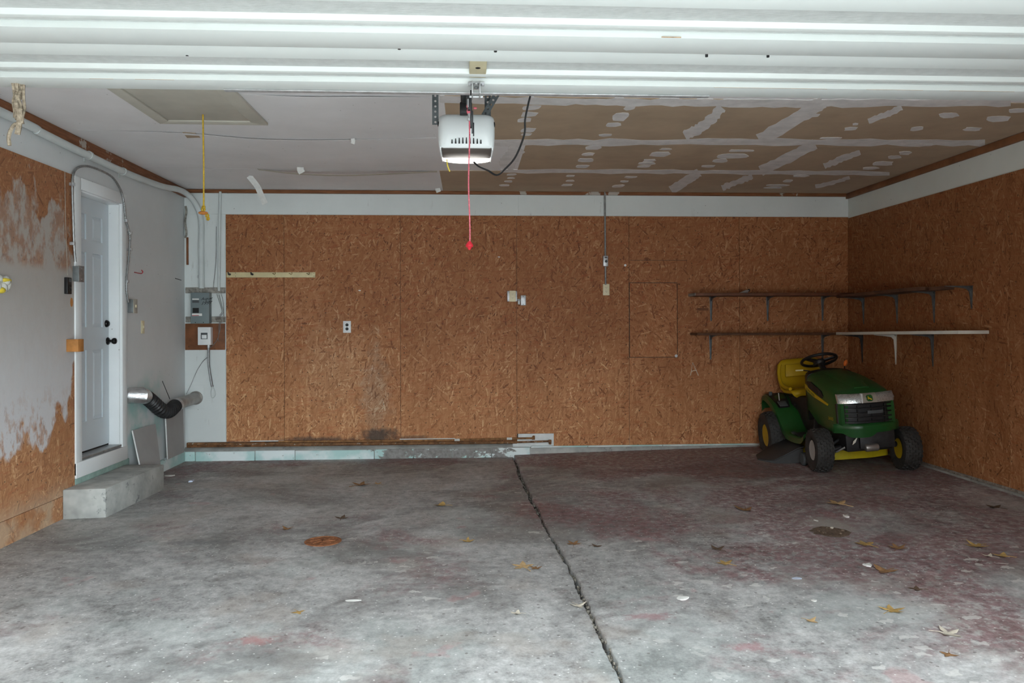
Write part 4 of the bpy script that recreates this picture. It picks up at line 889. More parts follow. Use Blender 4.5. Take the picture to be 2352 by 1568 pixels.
# pipes along the foot of the back wall
def pipe(name, pts, r, m, label, joints, jm, cap):
    P = smooth([onY(x, y, Y) for x, y, Y in pts], 5); o = thing(name, P[0], label, 'pipe')
    MB().tube(P, r, 10).build('tube', m, o)
    for x in joints:
        q = min(P, key=lambda p: abs(p.x - onY(x, 1010, p.y).x)); i = P.index(q); d = (P[min(i + 1, len(P) - 1)] - P[max(i - 1, 0)]).normalized()
        MB().tube([q - d * .028, q + d * .028], r * 1.3, 10).build('coupling', jm, o)
    e = P[-1]; d = (P[-1] - P[-2]).normalized()
    MB().tube([e - d * .02, e + d * .012], r * 1.6, 10).tube([e, e + Vector((0, .014, cap))], r * 1.35, 10).build('elbow', m, o); return o
pipe('copper_pipe', [(640, 1014, 8.335), (760, 1013, 8.335), (900, 1012, 8.335), (1050, 1010, 8.335), (1170, 1007, 8.335), (1226, 1006, 8.335)], .0105, 'rusty_pipe', 'upper rust brown pipe along the foot of the back wall', (1051, 1169), 'white_pipe', .02)
pipe('water_pipe', [(432, 1019, 8.325), (600, 1019, 8.325), (800, 1019, 8.325), (1000, 1017, 8.325), (1150, 1016, 8.325), (1264, 1013, 8.335)], .0105, 'rusty_pipe_dark', 'lower rusted and whitened pipe along the foot of the back wall', (1140,), 'rusty_pipe', -.03)

# ------------------------------------------------------------------ shelves
def bracket(parent, pos, wall, L, H, m, name='bracket'):
    # pressed steel bracket: tapered arm under the board, tapered leg on the wall, stiffening ridge
    x, y, z = pos; ax = Vector((0, -1, 0)) if wall == 'back' else Vector((-1, 0, 0)); sd = Vector((1, 0, 0)) if wall == 'back' else Vector((0, 1, 0)); o_ = Vector(pos); mb = MB()
    def plate(a, b, wa, wb_, n, th):
        mb.prism([a - sd * wa, a + sd * wa, b + sd * wb_, b - sd * wb_], n * th)
    up = Vector((0, 0, 1))
    plate(o_ + ax * .001, o_ + ax * .001 - up * H, .017, .008, ax, .003)
    plate(o_ - up * .003, o_ - up * .003 + ax * L, .017, .008, up, .003)
    # ridge
    k = [(0, 0), (.02, -.0), (L * .95, -.004), (L * .5, -.012), (.045, -.022), (.022, -.045), (.012, -H * .5), (.004, -H * .95), (0, -.02)]
    pts = [o_ + ax * (a + .002) + up * (b - .002) for a, b in k[1:]]
    mb.prism([p - sd * .006 for p in pts], sd * .012)
    return mb.build(name, m, parent, bevel=.001)
YW, XW = YB - T_, XR - T_
# upper shelf on the back wall
z = 1.708
s1 = thing('wall_shelf', (3.2, YW - .12, z), 'upper reddish brown shelf on the back wall above the tractor', 'shelf', 'corner shelves')
MB().box((2.40, YW - .255, z), (4.12, YW - .003, z + .032)).build('board', 'shelf_brown', s1, bevel=.006)
MB().box((2.393, YW - .25, z + .002), (2.40, YW - .01, z + .030)).build('rough_end', 'scuff_patina', s1)
for x in (1633, 1763, 1889): bracket(s1, (onY(x, 690, YW).x, YW, z), 'back', .20, .265, 'dull_steel')
# upper shelf on the right wall
s2 = thing('wall_shelf', (XW - .12, 7.3, 1.69), 'upper dark brown shelf on the right wall with a split free end', 'shelf', 'corner shelves')
mb = MB(); yy = [YW - .258, 7.6, 7.0, 6.62]
mb.prism([(XW - .255, yy[0], 1.684), (XW - .255, 6.72, 1.695), (XW - .20, 6.58, 1.697), (XW - .12, 6.66, 1.697), (XW - .06, 6.50, 1.698), (XW - .003, 6.48, 1.698), (XW - .003, yy[0], 1.684)], (0, 0, .032)).build('board', 'shelf_dark', s2, bevel=.004)
for x, zt in ((1984, 1.684), (2061, 1.69), (2146, 1.694)): bracket(s2, (XW, onX(x, 690, XW).y, zt), 'right', .21, .28, 'dull_steel')
# lower shelf on the back wall
z = 1.292
s3 = thing('wall_shelf', (3.2, YW - .12, z), 'lower weathered dark brown shelf on the back wall behind the tractor', 'shelf', 'corner shelves')
MB().prism([(2.43, YW - .20, z), (2.5, YW - .25, z), (4.10, YW - .25, z - .002), (4.10, YW - .003, z - .002), (2.41, YW - .003, z)], (0, 0, .024)).build('board', 'shelf_dark', s3, bevel=.006)
for x in (1632, 1889): bracket(s3, (onY(x, 775, YW).x, YW, z - .001), 'back', .20, .265, 'dull_steel')
# lower white shelf on the right wall
s4 = thing('wall_shelf', (XW - .12, 7.2, 1.29), 'lower white painted shelf on the right wall above the tractor hood', 'shelf', 'corner shelves')
ye = onX(2201, 761, XW - .26).y
mb = MB(); mb.prism([(XW - .262, YW - .262, 1.292), (XW - .262, ye, 1.322), (XW - .003, ye, 1.322), (XW - .003, YW - .262, 1.292)], (0, 0, .028)).build('board', 'shelf_white', s4, bevel=.003)
for x, m, zt in ((1981, 'dark_steel', 1.29), (2058, 'shelf_white', 1.30), (2143, 'dull_steel', 1.31)): bracket(s4, (XW, onX(x, 775, XW).y, zt), 'right', .22, .29, m)
# bare bracket and what lies on the shelf
zt = onX(2232, 656, XW).z
bb_ = thing('shelf_bracket', (XW, onX(2232, 660, XW).y, zt - .24), 'bare grey steel shelf bracket on the right wall past the shelf end', 'bracket')
bracket(bb_, (XW, onX(2232, 660, XW).y, zt), 'right', .23, .19, 'dull_steel', 'steel_bracket')
c = Vector((onY(1711, 672, 8.16).x, 8.16, 1.7405))
cl = thing('clamp', c, 'small grey clamp with a dark knob lying on the upper shelf', 'clamp')
MB().prism([c + Vector((-.06, 0, 0)), c + Vector((.03, 0, 0)), c + Vector((.05, 0, .03)), c + Vector((.02, 0, .034))], (0, .03, 0)).build('jaw', 'duct_metal', cl, bevel=.003)
MB().ell(c + Vector((.048, .015, .028)), (.014, .016, .016), 10, 6).build('knob', 'black_plastic', cl)
MB().box((onY(1601, 707).x, YW - .004, onY(1601, 713).z), (onY(1627, 707).x, YW, onY(1601, 707).z)).build('shelf_scar', 'stained_board', wb)

# ------------------------------------------------------------------ lawn tractor in the back right corner
TO = Vector((3.555, 6.86, zf(3.555, 6.86)))
MG = Matrix.Translation(TO) @ Matrix.Rotation(R(-4), 4, 'Z') @ Matrix.Rotation(R(-1.2), 4, 'Y')      # on the wheels' footing
MBd = Matrix.Translation(TO) @ Matrix.Rotation(R(-4), 4, 'Z') @ Matrix.Rotation(R(-4.2), 4, 'Y')     # body, leaning on the soft tyre
lt = thing('lawn_tractor', TO + Vector((.03, .55, 0)), 'green and yellow riding lawn tractor parked in the back right corner', 'lawn tractor')
TG, TY = 'tractor_green', 'tractor_yellow'
def B(): return MB(MBd)
# hood shell
def hsec(f, w, zt, zb, r):
    pts = [(-w, zb), (-w, (zb + zt) / 2), (-w + .004, zt - r - .03)]
    for k in range(6):
        a = R(180 - 80 * k / 5); pts.append((-w + .006 + r + r * math.cos(a), zt - .018 - r + r * math.sin(a)))
    pts += [(-w * .4, zt - .006), (0, zt)]
    pts = pts + [(-x, z) for x, z in pts[-2::-1]]
    return [Vector((x, f, z)) for x, z in pts]
hood = B().loft([hsec(*a) for a in ((-.195, .232, .705, .44, .07), (-.17, .246, .728, .44, .075), (-.06, .258, .765, .44, .08), (.12, .262, .805, .45, .085), (.32, .258, .842, .47, .085), (.50, .248, .866, .49, .085), (.585, .238, .872, .50, .085))]).build('hood', TG, lt, angle=40)
# raised centre of the hood
B().loft([[Vector((x, f, z)) for x, z in ((-w, zt - .004), (-w * .8, zt + .007), (w * .8, zt + .007), (w, zt - .004))] for f, w, zt in ((-.10, .07, .752), (.12, .10, .803), (.35, .115, .846), (.55, .12, .868))]).build('hood_ridge', TG, hood, angle=50)
def fr(l, base=-.235, d=.065): return base + d * (abs(l) / .25) ** 2.6
def band(l0, l1, z0, z1, base, n=8, back=.02, th=.03, d=.065):
    rings = []
    for k in range(n + 1):
        l = l0 + (l1 - l0) * k / n; f = fr(l, base, d)
        rings.append([Vector((l, f, z0)), Vector((l, f + .002, (z0 + z1) / 2)), Vector((l, f + back, z1)), Vector((l, f + back + th, z1)), Vector((l, f + th, z0))])
    return B().loft(rings)
hl = band(-.245, -.062, .632, .712, -.243, back=.035).build('headlamp', 'headlamp_glass', lt, angle=60)
B().box((-.062, fr(.06, -.246), .630), (-.056, fr(.06, -.21), .712)).build('lens_joint', 'white_plastic', hl)
band(.070, .245, .632, .712, -.243, back=.035).build('headlamp', 'headlamp_glass', lt, angle=60)
bz = band(-.056, .070, .632, .712, -.242, back=.035).build('lamp_bezel', 'lamp_bezel', lt, angle=60)
def emb(pts, f0, th): return B().prism([Vector((.005 + x, f0 + (z + .027) * .42, .672 + z)) for x, z in pts], (0, -th, 0))
oct_ = [(.027 * c, .027 * s) for c, s in ((1, .6), (.6, 1), (-.6, 1), (-1, .6), (-1, -.6), (-.6, -1), (.6, -1), (1, -.6))]
em = emb(oct_, -.246, .005).build('emblem', TG, bz)
emb([(-.018, -.016), (-.010, -.008), (.0, -.008), (.012, -.017), (.020, -.012), (.010, -.003), (.002, .002), (-.006, .004), (-.008, .016), (-.013, .018), (-.012, .006), (-.018, .001), (-.012, -.004)], -.2515, .002).build('emblem_figure', TY, em)
emb([(a * .93, b * .93) for a, b in oct_], -.2512, .0006).build('emblem_field', TG, em)
# grille
gr = band(-.248, .248, .452, .628, -.222, back=.004, n=14).build('grille', 'engine_black', lt, angle=60)
for z in (.468, .505, .545, .585, .618): band(-.20, .235, z - .006, z + .006, -.236, back=.0, th=.012, n=12).build('grille_bar', 'black_plastic', gr)
for l in (-.20, -.10, .02, .14, .235): B().box((l - .005, fr(l, -.234), .455), (l + .005, fr(l, -.215), .626)).build('grille_bar', 'black_plastic', gr)
band(-.02, .12, .535, .562, -.240, back=.002, th=.01).build('grille_badge', 'tray_grey', gr)
band(-.254, -.195, .455, .63, -.226, back=.004, n=6).build('grille_cheek', 'black_plastic', gr)
# bumper with a dropped lip on one side
rings = []
for k in range(25):
    l = -.285 + .57 * k / 24; f = fr(l, -.262, .085) ; zb = .372 - .04 * max(0, 1 - ((l + .09) / .13) ** 4 if abs(l + .09) < .13 else 0)
    rings.append([Vector((l, f + .012, .452)), Vector((l, f - .004, .435)), Vector((l, f, .405)), Vector((l, f + .012, zb)), Vector((l, f + .04, zb)), Vector((l, f + .05, .452))])
B().loft(rings).build('bumper', TG, lt, angle=50)
for s in (-1, 1): B().prism([(s * .262, -.16, .455), (s * .262, -.10, .455), (s * .262, .50, .50), (s * .258, .30, .40), (s * .285, -.14, .375)], (s * -.02, 0, 0)).build('side_panel', TG, lt, bevel=.004)
# side vent and stripe (left flank, and its twin on the other side)
for s in (-1, 1):
    q = s * .2655
    v = B().prism([(q, .50, .785), (q, .47, .725), (q, .14, .655), (q, .115, .675), (q, .16, .715), (q, .40, .785)], (s * -.012, 0, 0)).build('side_vent', 'engine_black', hood)
    for k in range(6): B().box((q - .001, .18 + .05 * k, .672 + .011 * k), (q + .003, .186 + .05 * k, .705 + .012 * k)).build('vent_rib', 'black_plastic', v)
    sp = B().prism([(q, .555, .755), (q, .545, .705), (q, .35, .648), (q, .02, .598), (q, .005, .615), (q, .30, .675)], (s * -.012, 0, 0)).build('side_stripe', TY, hood)
    if s < 0:
        ang = math.atan2(.058, .20)
        M = MBd @ Matrix(((0, 0, -1, q - .0006), (-math.cos(ang), math.sin(ang), 0, .525), (-math.sin(ang), -math.cos(ang), 0, .712), (0, 0, 0, 1)))
        M = MBd @ Matrix.Translation((q - .0006, .522, .704)) @ Matrix(((0, 0, -1, 0), (-math.cos(ang), -math.sin(ang), 0, 0), (-math.sin(ang), math.cos(ang), 0, 0), (0, 0, 0, 1)))
        text_mesh('lettering', 'JOHN DEERE', .037, M, TG, sp)
        M = MBd @ Matrix.Translation((-.2655, .02, .475)) @ Matrix(((0, 0, -1, 0), (-1, 0, 0, 0), (0, 1, 0, 0), (0, 0, 0, 1)))
        text_mesh('model_lettering', 'LA115', .042, M, TY, hood)
# dash, column, wheel
B().loft([hsec(f, w, zt, .40, .05) for f, w, zt in ((.585, .236, .868), (.66, .225, .885), (.74, .17, .86), (.76, .13, .70))]).build('dashboard', 'black_plastic', lt, angle=50)
B().tube([(0, .70, .84), (0, .82, .925)], .028, 12).build('steering_column', 'black_plastic', lt)
SW = Matrix.Translation((.0, .85, .955)) @ Matrix.Rotation(R(-24), 4, 'X')
sw = B().tube([SW @ Vector((.168 * math.cos(a), .168 * math.sin(a), 0)) for a in [i * math.pi / 18 for i in range(36)]], .0145, 10, True).build('steering_wheel', 'black_plastic', lt, angle=70)
B().lathe([(.045, -.05), (.062, -.02), (.055, -.005), (.03, .004)], SW, 20).build('wheel_hub', 'black_plastic', sw, angle=60)
for a in (200, 340, 90):
    c = Vector((math.cos(R(a)), math.sin(R(a)), 0)); p = Vector((-c.y, c.x, 0))
    B().prism([SW @ (c * .04 - p * .032 + Vector((0, 0, -.022))), SW @ (c * .16 - p * .018 + Vector((0, 0, -.006))), SW @ (c * .16 + p * .018 + Vector((0, 0, -.006))), SW @ (c * .04 + p * .032 + Vector((0, 0, -.022)))], (0, 0, .016)).build('spoke', 'black_plastic', sw, bevel=.004)
B().tube([(-.16, .68, .865), (-.20, .74, .872)], .006, 8).build('throttle_rod', 'black_plastic', lt)
B().obox((-.235, .76, .874), (.075, .02, .014), (0, 0, R(-20))).build('throttle_grip', 'cream_board', lt, bevel=.005)
B().tube([(.19, .72, .84), (.21, .73, .90)], .006, 8).build('lift_rod', 'black_plastic', lt)
B().ell((.215, .73, .915), (.018, .02, .034), 12, 8, Matrix.Rotation(R(20), 3, 'Y')).build('lift_grip', 'orange_plastic', lt, angle=70)
# seat
def srow(f, z, w, crown, n=11, nrm=(0, 0, 1)):
    return [Vector((-.02 + w * (2 * k / (n - 1) - 1), f, z)) + Vector(nrm) * crown * (1 - abs(2 * k / (n - 1) - 1) ** 4) for k in range(n)]
def closed(rows_, th):
    out = []
    for r_, nrm in rows_: out.append(r_ + [p - Vector(nrm) * th for p in r_[::-1]])
    return out
U, BKN = (0, -.15, .99), (0, -.96, .27)
rows_ = [(srow(.93, .60, .20, .006, nrm=(0, -.8, .6)), (0, -.8, .6)), (srow(.925, .625, .225, .014, nrm=(0, -.6, .8)), (0, -.6, .8)), (srow(.96, .655, .238, .016, nrm=U), U), (srow(1.08, .648, .24, -.010, nrm=U), U), (srow(1.20, .645, .24, -.012, nrm=U), U), (srow(1.27, .668, .245, -.010, nrm=(0, -.6, .8)), (0, -.6, .8)), (srow(1.315, .74, .248, -.014, nrm=BKN), BKN), (srow(1.345, .83, .245, -.010, nrm=BKN), BKN), (srow(1.365, .90, .232, .006, nrm=BKN), BKN), (srow(1.375, .935, .195, .010, nrm=(0, -.6, .8)), (0, -.6, .8)), (srow(1.395, .945, .17, .006, nrm=U), U)]
sd = B().loft(closed(rows_, .03)).build('seat', 'seat_yellow', lt, angle=75)
for s in (-1, 1): B().tube(smooth([(-.02 + s * .232, 1.02, .668), (-.02 + s * .24, 1.16, .675), (-.02 + s * .245, 1.27, .72), (-.02 + s * .24, 1.32, .82), (-.02 + s * .215, 1.345, .905)], 6), [.018] * 25, 8).build('side_bolster', 'seat_yellow', sd, angle=75)
B().loft([[Vector((x, f, z)) for x, z in ((-.18, zt - .02), (-.175, zt), (.135, zt), (.14, zt - .02))] for f, zt in ((.99, .667), (1.02, .672), (1.18, .664), (1.21, .654))]).build('seat_pad', 'seat_yellow', sd, angle=40)
B().prism([(-.20, 1.318, .765), (.16, 1.318, .765), (.14, 1.352, .895), (-.18, 1.352, .895)], (0, -.024, .006)).build('back_pad', 'seat_yellow', sd, bevel=.01)
B().box((-.22, .97, .585), (.18, 1.30, .612)).build('seat_pan', 'black_plastic', lt, bevel=.01)
B().prism([(-.24, .98, .50), (.24, .98, .50), (.20, 1.05, .59), (-.20, 1.05, .59)], (0, .30, 0)).build('seat_base', 'engine_black', lt, bevel=.01)
# fenders, footboards, tunnel
prof = [(1.43, .47), (1.425, .555), (1.38, .592), (1.27, .580), (1.14, .538), (1.02, .480), (.92, .415), (.84, .348), (.76, .293), (.66, .268), (.45, .268), (.30, .285), (.22, .33)]
P = smooth([(0, f, z) for f, z in prof], 4)
rings = []
for p in P:
    t_ = min(1, max(0, (1.1 - p.y) / .5)); w = .425
    rings.append([Vector((-w - .012, p.y, p.z - .06)), Vector((-w - .006, p.y, p.z - .012)), Vector((-w + .02, p.y, p.z)), Vector((-.2, p.y, p.z + .002)), Vector((.2, p.y, p.z + .002)), Vector((w - .02, p.y, p.z)), Vector((w + .006, p.y, p.z - .012)), Vector((w + .012, p.y, p.z - .06)), Vector((w - .02, p.y, p.z - .03)), Vector((-w + .02, p.y, p.z - .03))])
fd = B().loft(rings).build('fender_deck', TG, lt, angle=45)
B().prism([(-.22, .56, .27), (-.22, 1.02, .27), (-.24, 1.08, .58), (-.20, .92, .60), (-.16, .60, .60)], (.42, 0, 0)).build('tunnel', 'engine_black', lt, bevel=.02)
B().prism([(-.405, 1.38, .588), (-.40, 1.26, .574), (-.39, 1.12, .526), (-.385, 1.02, .477), (-.27, 1.02, .479), (-.25, 1.12, .528), (-.23, 1.26, .576), (-.23, 1.38, .59)], (0, -.004, .012)).build('fender_tray', 'black_plastic', fd, bevel=.004)
B().prism([(-.37, 1.105, .531), (-.368, 1.03, .492), (-.285, 1.03, .492), (-.285, 1.105, .532)], (0, -.006, .010)).build('tray_pocket', 'tray_grey', fd, bevel=.003)
B().tube([(-.335, 1.14, .54), (-.335, 1.15, .62)], .007, 8).build('height_lever', 'galvanised', fd)
B().tube([(-.375, 1.3, .585), (-.37, 1.3, .625)], .018, 10).build('cup_rim', 'tray_grey', fd)
B().disc((-.38, .64, .272), (0, -.2, 1), .022, .012, 12).build('reflector', 'tray_grey', fd)
for k in range(7): B().box((-.40, .36 + .045 * k, .270), (-.28, .372 + .045 * k, .278)).build('foot_tread', 'dark_rubber', fd)
# front frame, axle, engine
B().box((-.20, -.17, .20), (.21, .40, .41)).build('engine', 'engine_black', lt, bevel=.02)
B().box((-.09, -.205, .225), (.215, -.165, .385)).build('front_plate', 'dark_steel', lt, bevel=.008)
B().tube([(-.30, -.02, .20), (-.1, -.06, .245), (.1, -.06, .245), (.30, -.02, .215)], .026, 10).build('front_axle', 'engine_black', lt)
B().lathe([(.03, 0), (.034, .01), (.034, .10), (.03, .11)], Matrix.Translation((-.05, -.205, .235)) @ Matrix.Rotation(R(90), 4, 'Y'), 14).build('muffler', 'duct_metal', lt)
B().prism([(-.16, -.21, .27), (-.135, -.215, .29), (-.115, -.215, .335), (-.15, -.21, .30)], (0, .006, 0)).build('tag', 'chalk', lt)
for s in (-1, 1): B().tube(smooth([(s * .18, .0, .30), (s * .25, -.02, .26), (s * .30, -.01, .22)], 4), .012, 8).build('steering_link', 'dark_steel', lt)
B().tube([(-.20, -.14, .24), (-.26, -.10, .20), (-.24, .05, .17)], .008, 8).build('hanger_rod', 'galvanised', lt)
# mower deck and chute
dk = B().loft([[Vector((l, f, z)) for l, f in ((-.40, .42), (-.30, .26), (-.10, .22), (.18, .22), (.36, .28), (.43, .45), (.43, .80), (.30, .95), (-.25, .95), (-.40, .80))] for z in (.062, .155)] + [[Vector((l * .9, .58 + (f - .58) * .88, .178)) for l, f in ((-.40, .42), (-.30, .26), (-.10, .22), (.18, .22), (.36, .28), (.43, .45), (.43, .80), (.30, .95), (-.25, .95), (-.40, .80))]]).build('mower_deck', 'deck_yellow', lt, angle=40)
B().prism([(-.38, .36, .175), (-.44, .36, .165), (-.66, .42, .052), (-.76, .62, .040), (-.72, .80, .046), (-.46, .90, .15), (-.38, .88, .175)], (0, 0, .014)).build('discharge_chute', 'chute_plastic', lt, bevel=.005)
B().prism([(-.40, .352, .165), (-.40, .352, .035), (-.66, .41, .030), (-.76, .60, .030), (-.76, .60, .046), (-.66, .41, .058), (-.44, .352, .165)], (0, .01, 0)).build('chute_skirt', 'chute_plastic', lt)
MBg = MB(MG); MBg.lathe([(.02, -.02), (.055, -.022), (.062, -.01), (.062, .01), (.055, .022), (.02, .02)], Matrix.Translation((-.43, .27, .063)) @ Matrix.Rotation(R(90), 4, 'Y'), 18); MBg.build('gauge_wheel', 'tray_grey', lt)
# wheels
def wheel(M, r, w, rimr, rim_m, nl, rows_n, name, flat=0.0, steer=0):
    W4 = M @ Matrix.Rotation(R(steer), 4, 'Z') @ Matrix.Rotation(R(90), 4, 'Y')       # lathe axis along the axle, +z of profile = right side
    h = w / 2; pr = [(rimr, -h * .78), (rimr + .012, -h * .92), ((r + rimr) / 2, -h), (r * .93, -h * .93), (r * .985, -h * .68), (r, -h * .3), (r, h * .3), (r * .985, h * .68), (r * .93, h * .93), ((r + rimr) / 2, h), (rimr + .012, h * .92), (rimr, h * .78)]
    cz = (M @ Vector((0, 0, 0))).z; fl = cz - r + flat
    def squash(mb):
        if flat:
            for p in mb.v:
                lo = fl + .004
                if p.z < lo + .06:
                    k = (lo + .06 - p.z) / (.06 + flat); p.x += (p.x - (M @ Vector((0, 0, 0))).x) * .22 * min(1, k)
                if p.z < lo: p.z = lo
        return mb
    t = squash(MB().lathe(pr, W4, 40)).build(name, 'tyre_rubber', lt, angle=50)
    lug = MB(); ln = .52 * 2 * math.pi * r / nl
    for k in range(nl):
        for j in range(rows_n):
            u = (j - (rows_n - 1) / 2) / max(1, (rows_n - 1) / 2); a = 2 * math.pi * (k + (.5 if j % 2 else 0)) / nl
            rr_ = r * (1 - .045 * u ** 4); zc = u * h * .80; dl = h * .80 / rows_n * .92
            A_ = W4 @ Matrix.Rotation(a, 4, 'Z') @ Matrix.Translation((rr_, 0, zc)) @ Matrix.Rotation(R(-18 * u ** 3), 4, 'Y')
            q = [(-.004, -ln * .5, -dl), (-.004, ln * .5, -dl * .8), (-.004, ln * .5, dl), (-.004, -ln * .5, dl * .8)]
            lug.add([A_ @ Vector(p) for p in q] + [A_ @ Vector((.009, p[1] * .84, p[2] * .84)) for p in q], [(4, 5, 6, 7), (0, 1, 5, 4), (1, 2, 6, 5), (2, 3, 7, 6), (3, 0, 4, 7)])
    squash(lug).build('tread', 'tyre_rubber', t)['kind'] = 'stuff'
    for sg in (-1, 1):
        MB().lathe([(rimr + .006, sg * h * .80), (rimr + .004, sg * h * .72), (rimr * .86, sg * h * .60), (rimr * .80, sg * h * .34), (rimr * .34, sg * h * .28), (rimr * .26, sg * h * .46), (.012, sg * h * .46)], W4, 28).build('rim', rim_m, t, angle=40)
        MB().lathe([(.018, sg * h * .44), (.018, sg * h * .62), (.008, sg * h * .66)], W4, 14).build('hub_cap', 'black_plastic', t)
    MB().tube([W4 @ Vector((rimr * .70, 0, -h * .4)), W4 @ Vector((rimr * .66, 0, -h * .75))], .005, 6).build('valve', 'black_plastic', t)
fw = .385
wheel(MG @ Matrix.Translation((-fw, 0, .188)), .188, .155, .088, 'rim_silver', 26, 6, 'front_wheel', 0, -2)
wheel(MG @ Matrix.Translation((fw, 0, .188)), .188, .155, .088, TY, 26, 6, 'front_wheel', 0, -2)
wheel(MBd @ Matrix.Translation((-.435, 1.10, .197)), .237, .205, .112, TY, 30, 7, 'rear_wheel', .065)
wheel(MBd @ Matrix.Translation((.435, 1.10, .197)), .237, .205, .112, TY, 30, 7, 'rear_wheel')
B().tube([(-.40, 1.10, .20), (.40, 1.10, .20)], .03, 10).build('rear_axle', 'engine_black', lt)
B().box((-.16, .5, .16), (.16, 1.3, .40)).build('transaxle', 'engine_black', lt, bevel=.02)

# ------------------------------------------------------------------ floor: covers, leaves, scraps
c = onF(742, 1243)
dc = thing('drain_cover', (c.x, c.y, c.z), 'round rusted iron drain cover in the left half of the floor', 'drain cover')
MB().lathe([(.118, -.004), (.118, .004), (.105, .006), (.10, .003), (.02, .005), (.0, .005)][:-1], Matrix.Translation(c), 28).build('plate', 'rusted_iron', dc, angle=30)
for a in range(0, 180, 45): MB().obox(c + Vector((0, 0, .006)), (.16, .010, .004), (0, 0, R(a))).build('rib', 'rusted_iron', dc)
c = onF(1908, 1221)
dh = thing('floor_drain', (c.x, c.y, c.z), 'broken floor drain hole full of dirt in the right half of the floor', 'drain')
rd = random.Random(21)
MB().loft([[c + Vector((r_ * math.cos(2 * math.pi * k / 20) * (1 + .12 * math.sin(3 * k)), r_ * math.sin(2 * math.pi * k / 20) * (1 + .1 * math.cos(5 * k)), z_)) for k in range(20)] for r_, z_ in ((.125, .001), (.105, .006), (.09, .002), (.02, .0015))], cap0=False).build('dirt_ring', 'hole_dirt', dh)
for k in range(9):
    a = rd.uniform(0, 6.28); q = c + Vector((.08 * math.cos(a), .08 * math.sin(a), .008)); MB().ell(q, (rd.uniform(.006, .016), rd.uniform(.006, .012), .007), 6, 4).build('pebble', 'leaf_pale' if k == 0 else 'hole_dirt', dh)
def leafmesh(seed, size, lobes=5, curl=.25):
    r_ = random.Random(seed); n = lobes * 4; pts = []
    for k in range(n):
        a = 2 * math.pi * k / n; ph = k % 4
        rad = (1.0, .62, .38, .62)[ph] * r_.uniform(.85, 1.12)
        if a > math.pi * 1.35 and a < math.pi * 1.65: rad *= .55
        pts.append(Vector((math.cos(a) * rad, math.sin(a) * rad * 1.1, 0)))
    mb = MB(); cz = curl * size
    def z(p): return (abs(p.x) ** 2 * cz * 1.3 + abs(p.y) ** 2 * cz * r_.uniform(.3, .9)) * 1.0 + .001
    P = [p * size / 2 for p in pts]; Z = [p + Vector((0, 0, z(q))) for p, q in zip(P, pts)]
    vs_ = [Vector((0, 0, .0012))] + Z; mid = [p * .5 + Vector((0, 0, .0008)) for p in Z]; vs_ += mid
    fs = []
    for k in range(n):
        j = (k + 1) % n; fs += [(1 + k, 1 + j, 1 + n + j, 1 + n + k), (0, 1 + n + k, 1 + n + j)]
    mb.add(vs_, fs); mb.tube([(0, 0, .002), (size * .05, -size * .35, .004), (size * .1, -size * .62, .002)], size * .012, 5)
    return mb
LV = [(1201, 1301, 62, 'leaf_tan', 'large tan star-shaped leaf on the floor left of the crack', 5), (1231, 1305, 34, 'leaf_brown', 'small curled brown leaf beside the large tan leaf', 5),
      (1924, 1157, 62, 'leaf_tan', 'tan leaf lying upright in front of the tractor', 5), (1666, 1294, 46, 'leaf_ochre', 'ochre leaf right of the crack, level with the large tan leaf', 5),
      (1712, 1171, 52, 'leaf_brown', 'long flat brown leaf between the crack and the tractor', 3), (829, 1114, 48, 'leaf_brown', 'curled brown leaf near the back wall in the left bay', 5),
      (867, 1111, 26, 'leaf_tan', 'small pale tan leaf beside the curled brown one near the back wall', 5), (1014, 1161, 40, 'leaf_ochre', 'thin ochre leaf in the dark middle of the left bay', 3),
      (1074, 1243, 36, 'leaf_ochre', 'faded ochre leaf right of the rusted drain cover', 5), (1318, 1249, 40, 'leaf_brown', 'brown leaf just right of the crack', 5),
      (685, 1406, 34, 'leaf_ochre', 'ochre leaf below the rusted drain cover', 4), (660, 1215, 32, 'leaf_brown', 'small brown leaf above and left of the drain cover', 4),
      (785, 1190, 36, 'leaf_dark', 'dark shrivelled leaf above the drain cover', 4), (1988, 1250, 54, 'leaf_ochre', 'spiky ochre leaf below the broken floor drain', 5),
      (2062, 1259, 50, 'leaf_brown', 'brown leaf right of the spiky ochre leaf', 5), (2244, 1254, 58, 'leaf_ochre', 'ochre leaf at the upper right of the floor near the right wall', 5),
      (2304, 1277, 44, 'leaf_ochre', 'ochre leaf nearest the right wall', 4), (2272, 1278, 34, 'leaf_pale', 'pale curled leaf beside the ochre leaf nearest the right wall', 4),
      (2032, 1312, 64, 'leaf_brown', 'broad brown leaf in the middle of the right bay', 3), (2049, 1402, 60, 'leaf_ochre', 'curled ochre leaf in the lower right of the floor', 5),
      (2106, 1353, 40, 'leaf_dark', 'dark curled leaf above the curled ochre leaf', 4), (1862, 1426, 38, 'leaf_tan', 'flat tan leaf in the pink stained part of the floor', 4),
      (2176, 1455, 62, 'leaf_pale', 'large whitish dried leaf with a long stem', 5), (2178, 1503, 46, 'leaf_brown', 'brown leaf nearest the camera in the right bay', 4),
      (1328, 1391, 42, 'leaf_pale', 'pale leaf lying at the left lip of the crack', 4), (1648, 1261, 40, 'leaf_dark', 'dark leaf scrap in the right bay beside the crack', 4),
      (2285, 1165, 44, 'leaf_dark', 'dark leaf by the foot of the right wall', 4), (1188, 1409, 34, 'leaf_pale', 'small crumpled pale leaf left of the crack', 4), (1370, 1255, 30, 'leaf_dark', 'tiny dark leaf right of the crack', 3)]
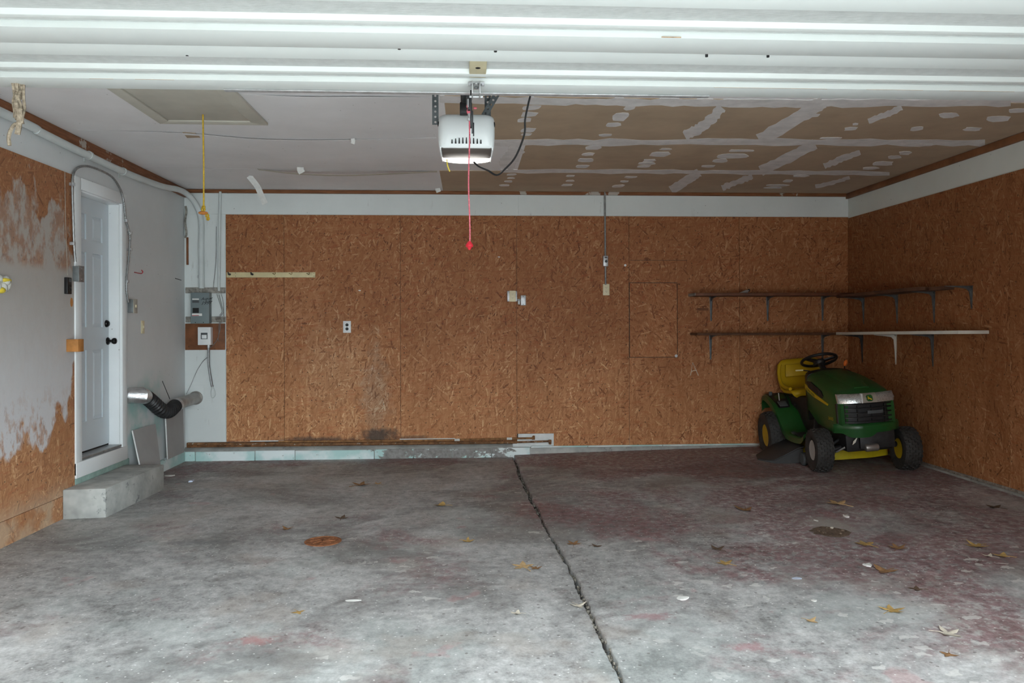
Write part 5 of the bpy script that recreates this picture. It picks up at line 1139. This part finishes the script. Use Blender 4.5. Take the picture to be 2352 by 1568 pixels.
for i, (x, y, wpx, m, lab, lb) in enumerate(LV):
    p = onF(x, y); size = wpx * p.y / F_PX
    mb = leafmesh(100 + i, size, lb, .05 + .09 * ((i * 37) % 10) / 10); rz = Matrix.Rotation(random.uniform(0, 6.28), 3, 'Z')
    mb.v = [rz @ q + Vector((p.x, p.y, p.z + .0005)) for q in mb.v]
    one(mb, 'fallen_leaf', m, lab, 'leaf', 'fallen leaves on the floor', angle=70)
def scrap(x, y, w, h, m, lab, name='paper_scrap', zc=.008):
    p = onF(x, y); r_ = random.Random(x); W_, H_ = w * p.y / F_PX, h * p.y / F_PX * 4; n = 9
    top = [Vector((p.x + W_ / 2 * math.cos(2 * math.pi * k / n) * r_.uniform(.7, 1.1), p.y + H_ / 2 * math.sin(2 * math.pi * k / n) * r_.uniform(.7, 1.1), p.z + .001 + r_.uniform(.0, zc))) for k in range(n)]
    c_ = Vector((p.x, p.y, p.z + zc)); mb = MB(); mb.add(top + [c_] + [q - Vector((0, 0, q.z - p.z - .0003)) for q in top], [(k, (k + 1) % n, n) for k in range(n)] + [(k, n + 1 + k, n + 1 + (k + 1) % n, (k + 1) % n) for k in range(n)])
    one(mb, name, m, lab, 'scrap')
scrap(389, 1092, 26, 5, 'paper_scrap', 'white paper scrap on the floor beside the concrete step')
scrap(440, 1105, 12, 7, 'blue_plastic', 'small crumpled blue plastic scrap near the concrete step', 'plastic_scrap', .014)
scrap(1568, 1374, 28, 7, 'paper_scrap', 'cluster of white paper bits right of the crack')
scrap(1830, 1328, 26, 4, 'blue_plastic', 'flat pale blue plastic flake in the right bay', 'plastic_flake', .002)
scrap(1992, 1298, 22, 6, 'paper_scrap', 'crumpled white scrap below the spiky ochre leaf')
scrap(1944, 1186, 14, 6, 'paper_scrap', 'small grey white scrap above the broken floor drain')
scrap(1874, 1195, 10, 4, 'paper_scrap', 'tiny round white chip above the broken floor drain', 'paint_chip', .004)
scrap(810, 1379, 40, 3, 'paper_scrap', 'long thin white flake in the middle of the left bay', 'paint_flake', .002)
scrap(1870, 1379, 16, 4, 'paper_scrap', 'white curled chip among the red stains of the right bay', 'paint_chip', .004)
# grit lying in the crack
rg_ = random.Random(4); mb = MB()
for k in range(420):
    Y = rg_.uniform(2.8, 8.1); X = crack(Y) + rg_.uniform(-.016, .016); s_ = rg_.uniform(.002, .0065)
    mb.obox((X, Y, -.012 + rg_.uniform(-.01, .014)), (s_ * 2, s_ * 2.4, s_ * 1.4), (rg_.uniform(0, 3), rg_.uniform(0, 3), rg_.uniform(0, 3)))
tag(mb.build('grit', 'hole_grit'), 'dirt and grit lying in the floor crack', 'grit', None, 'stuff')
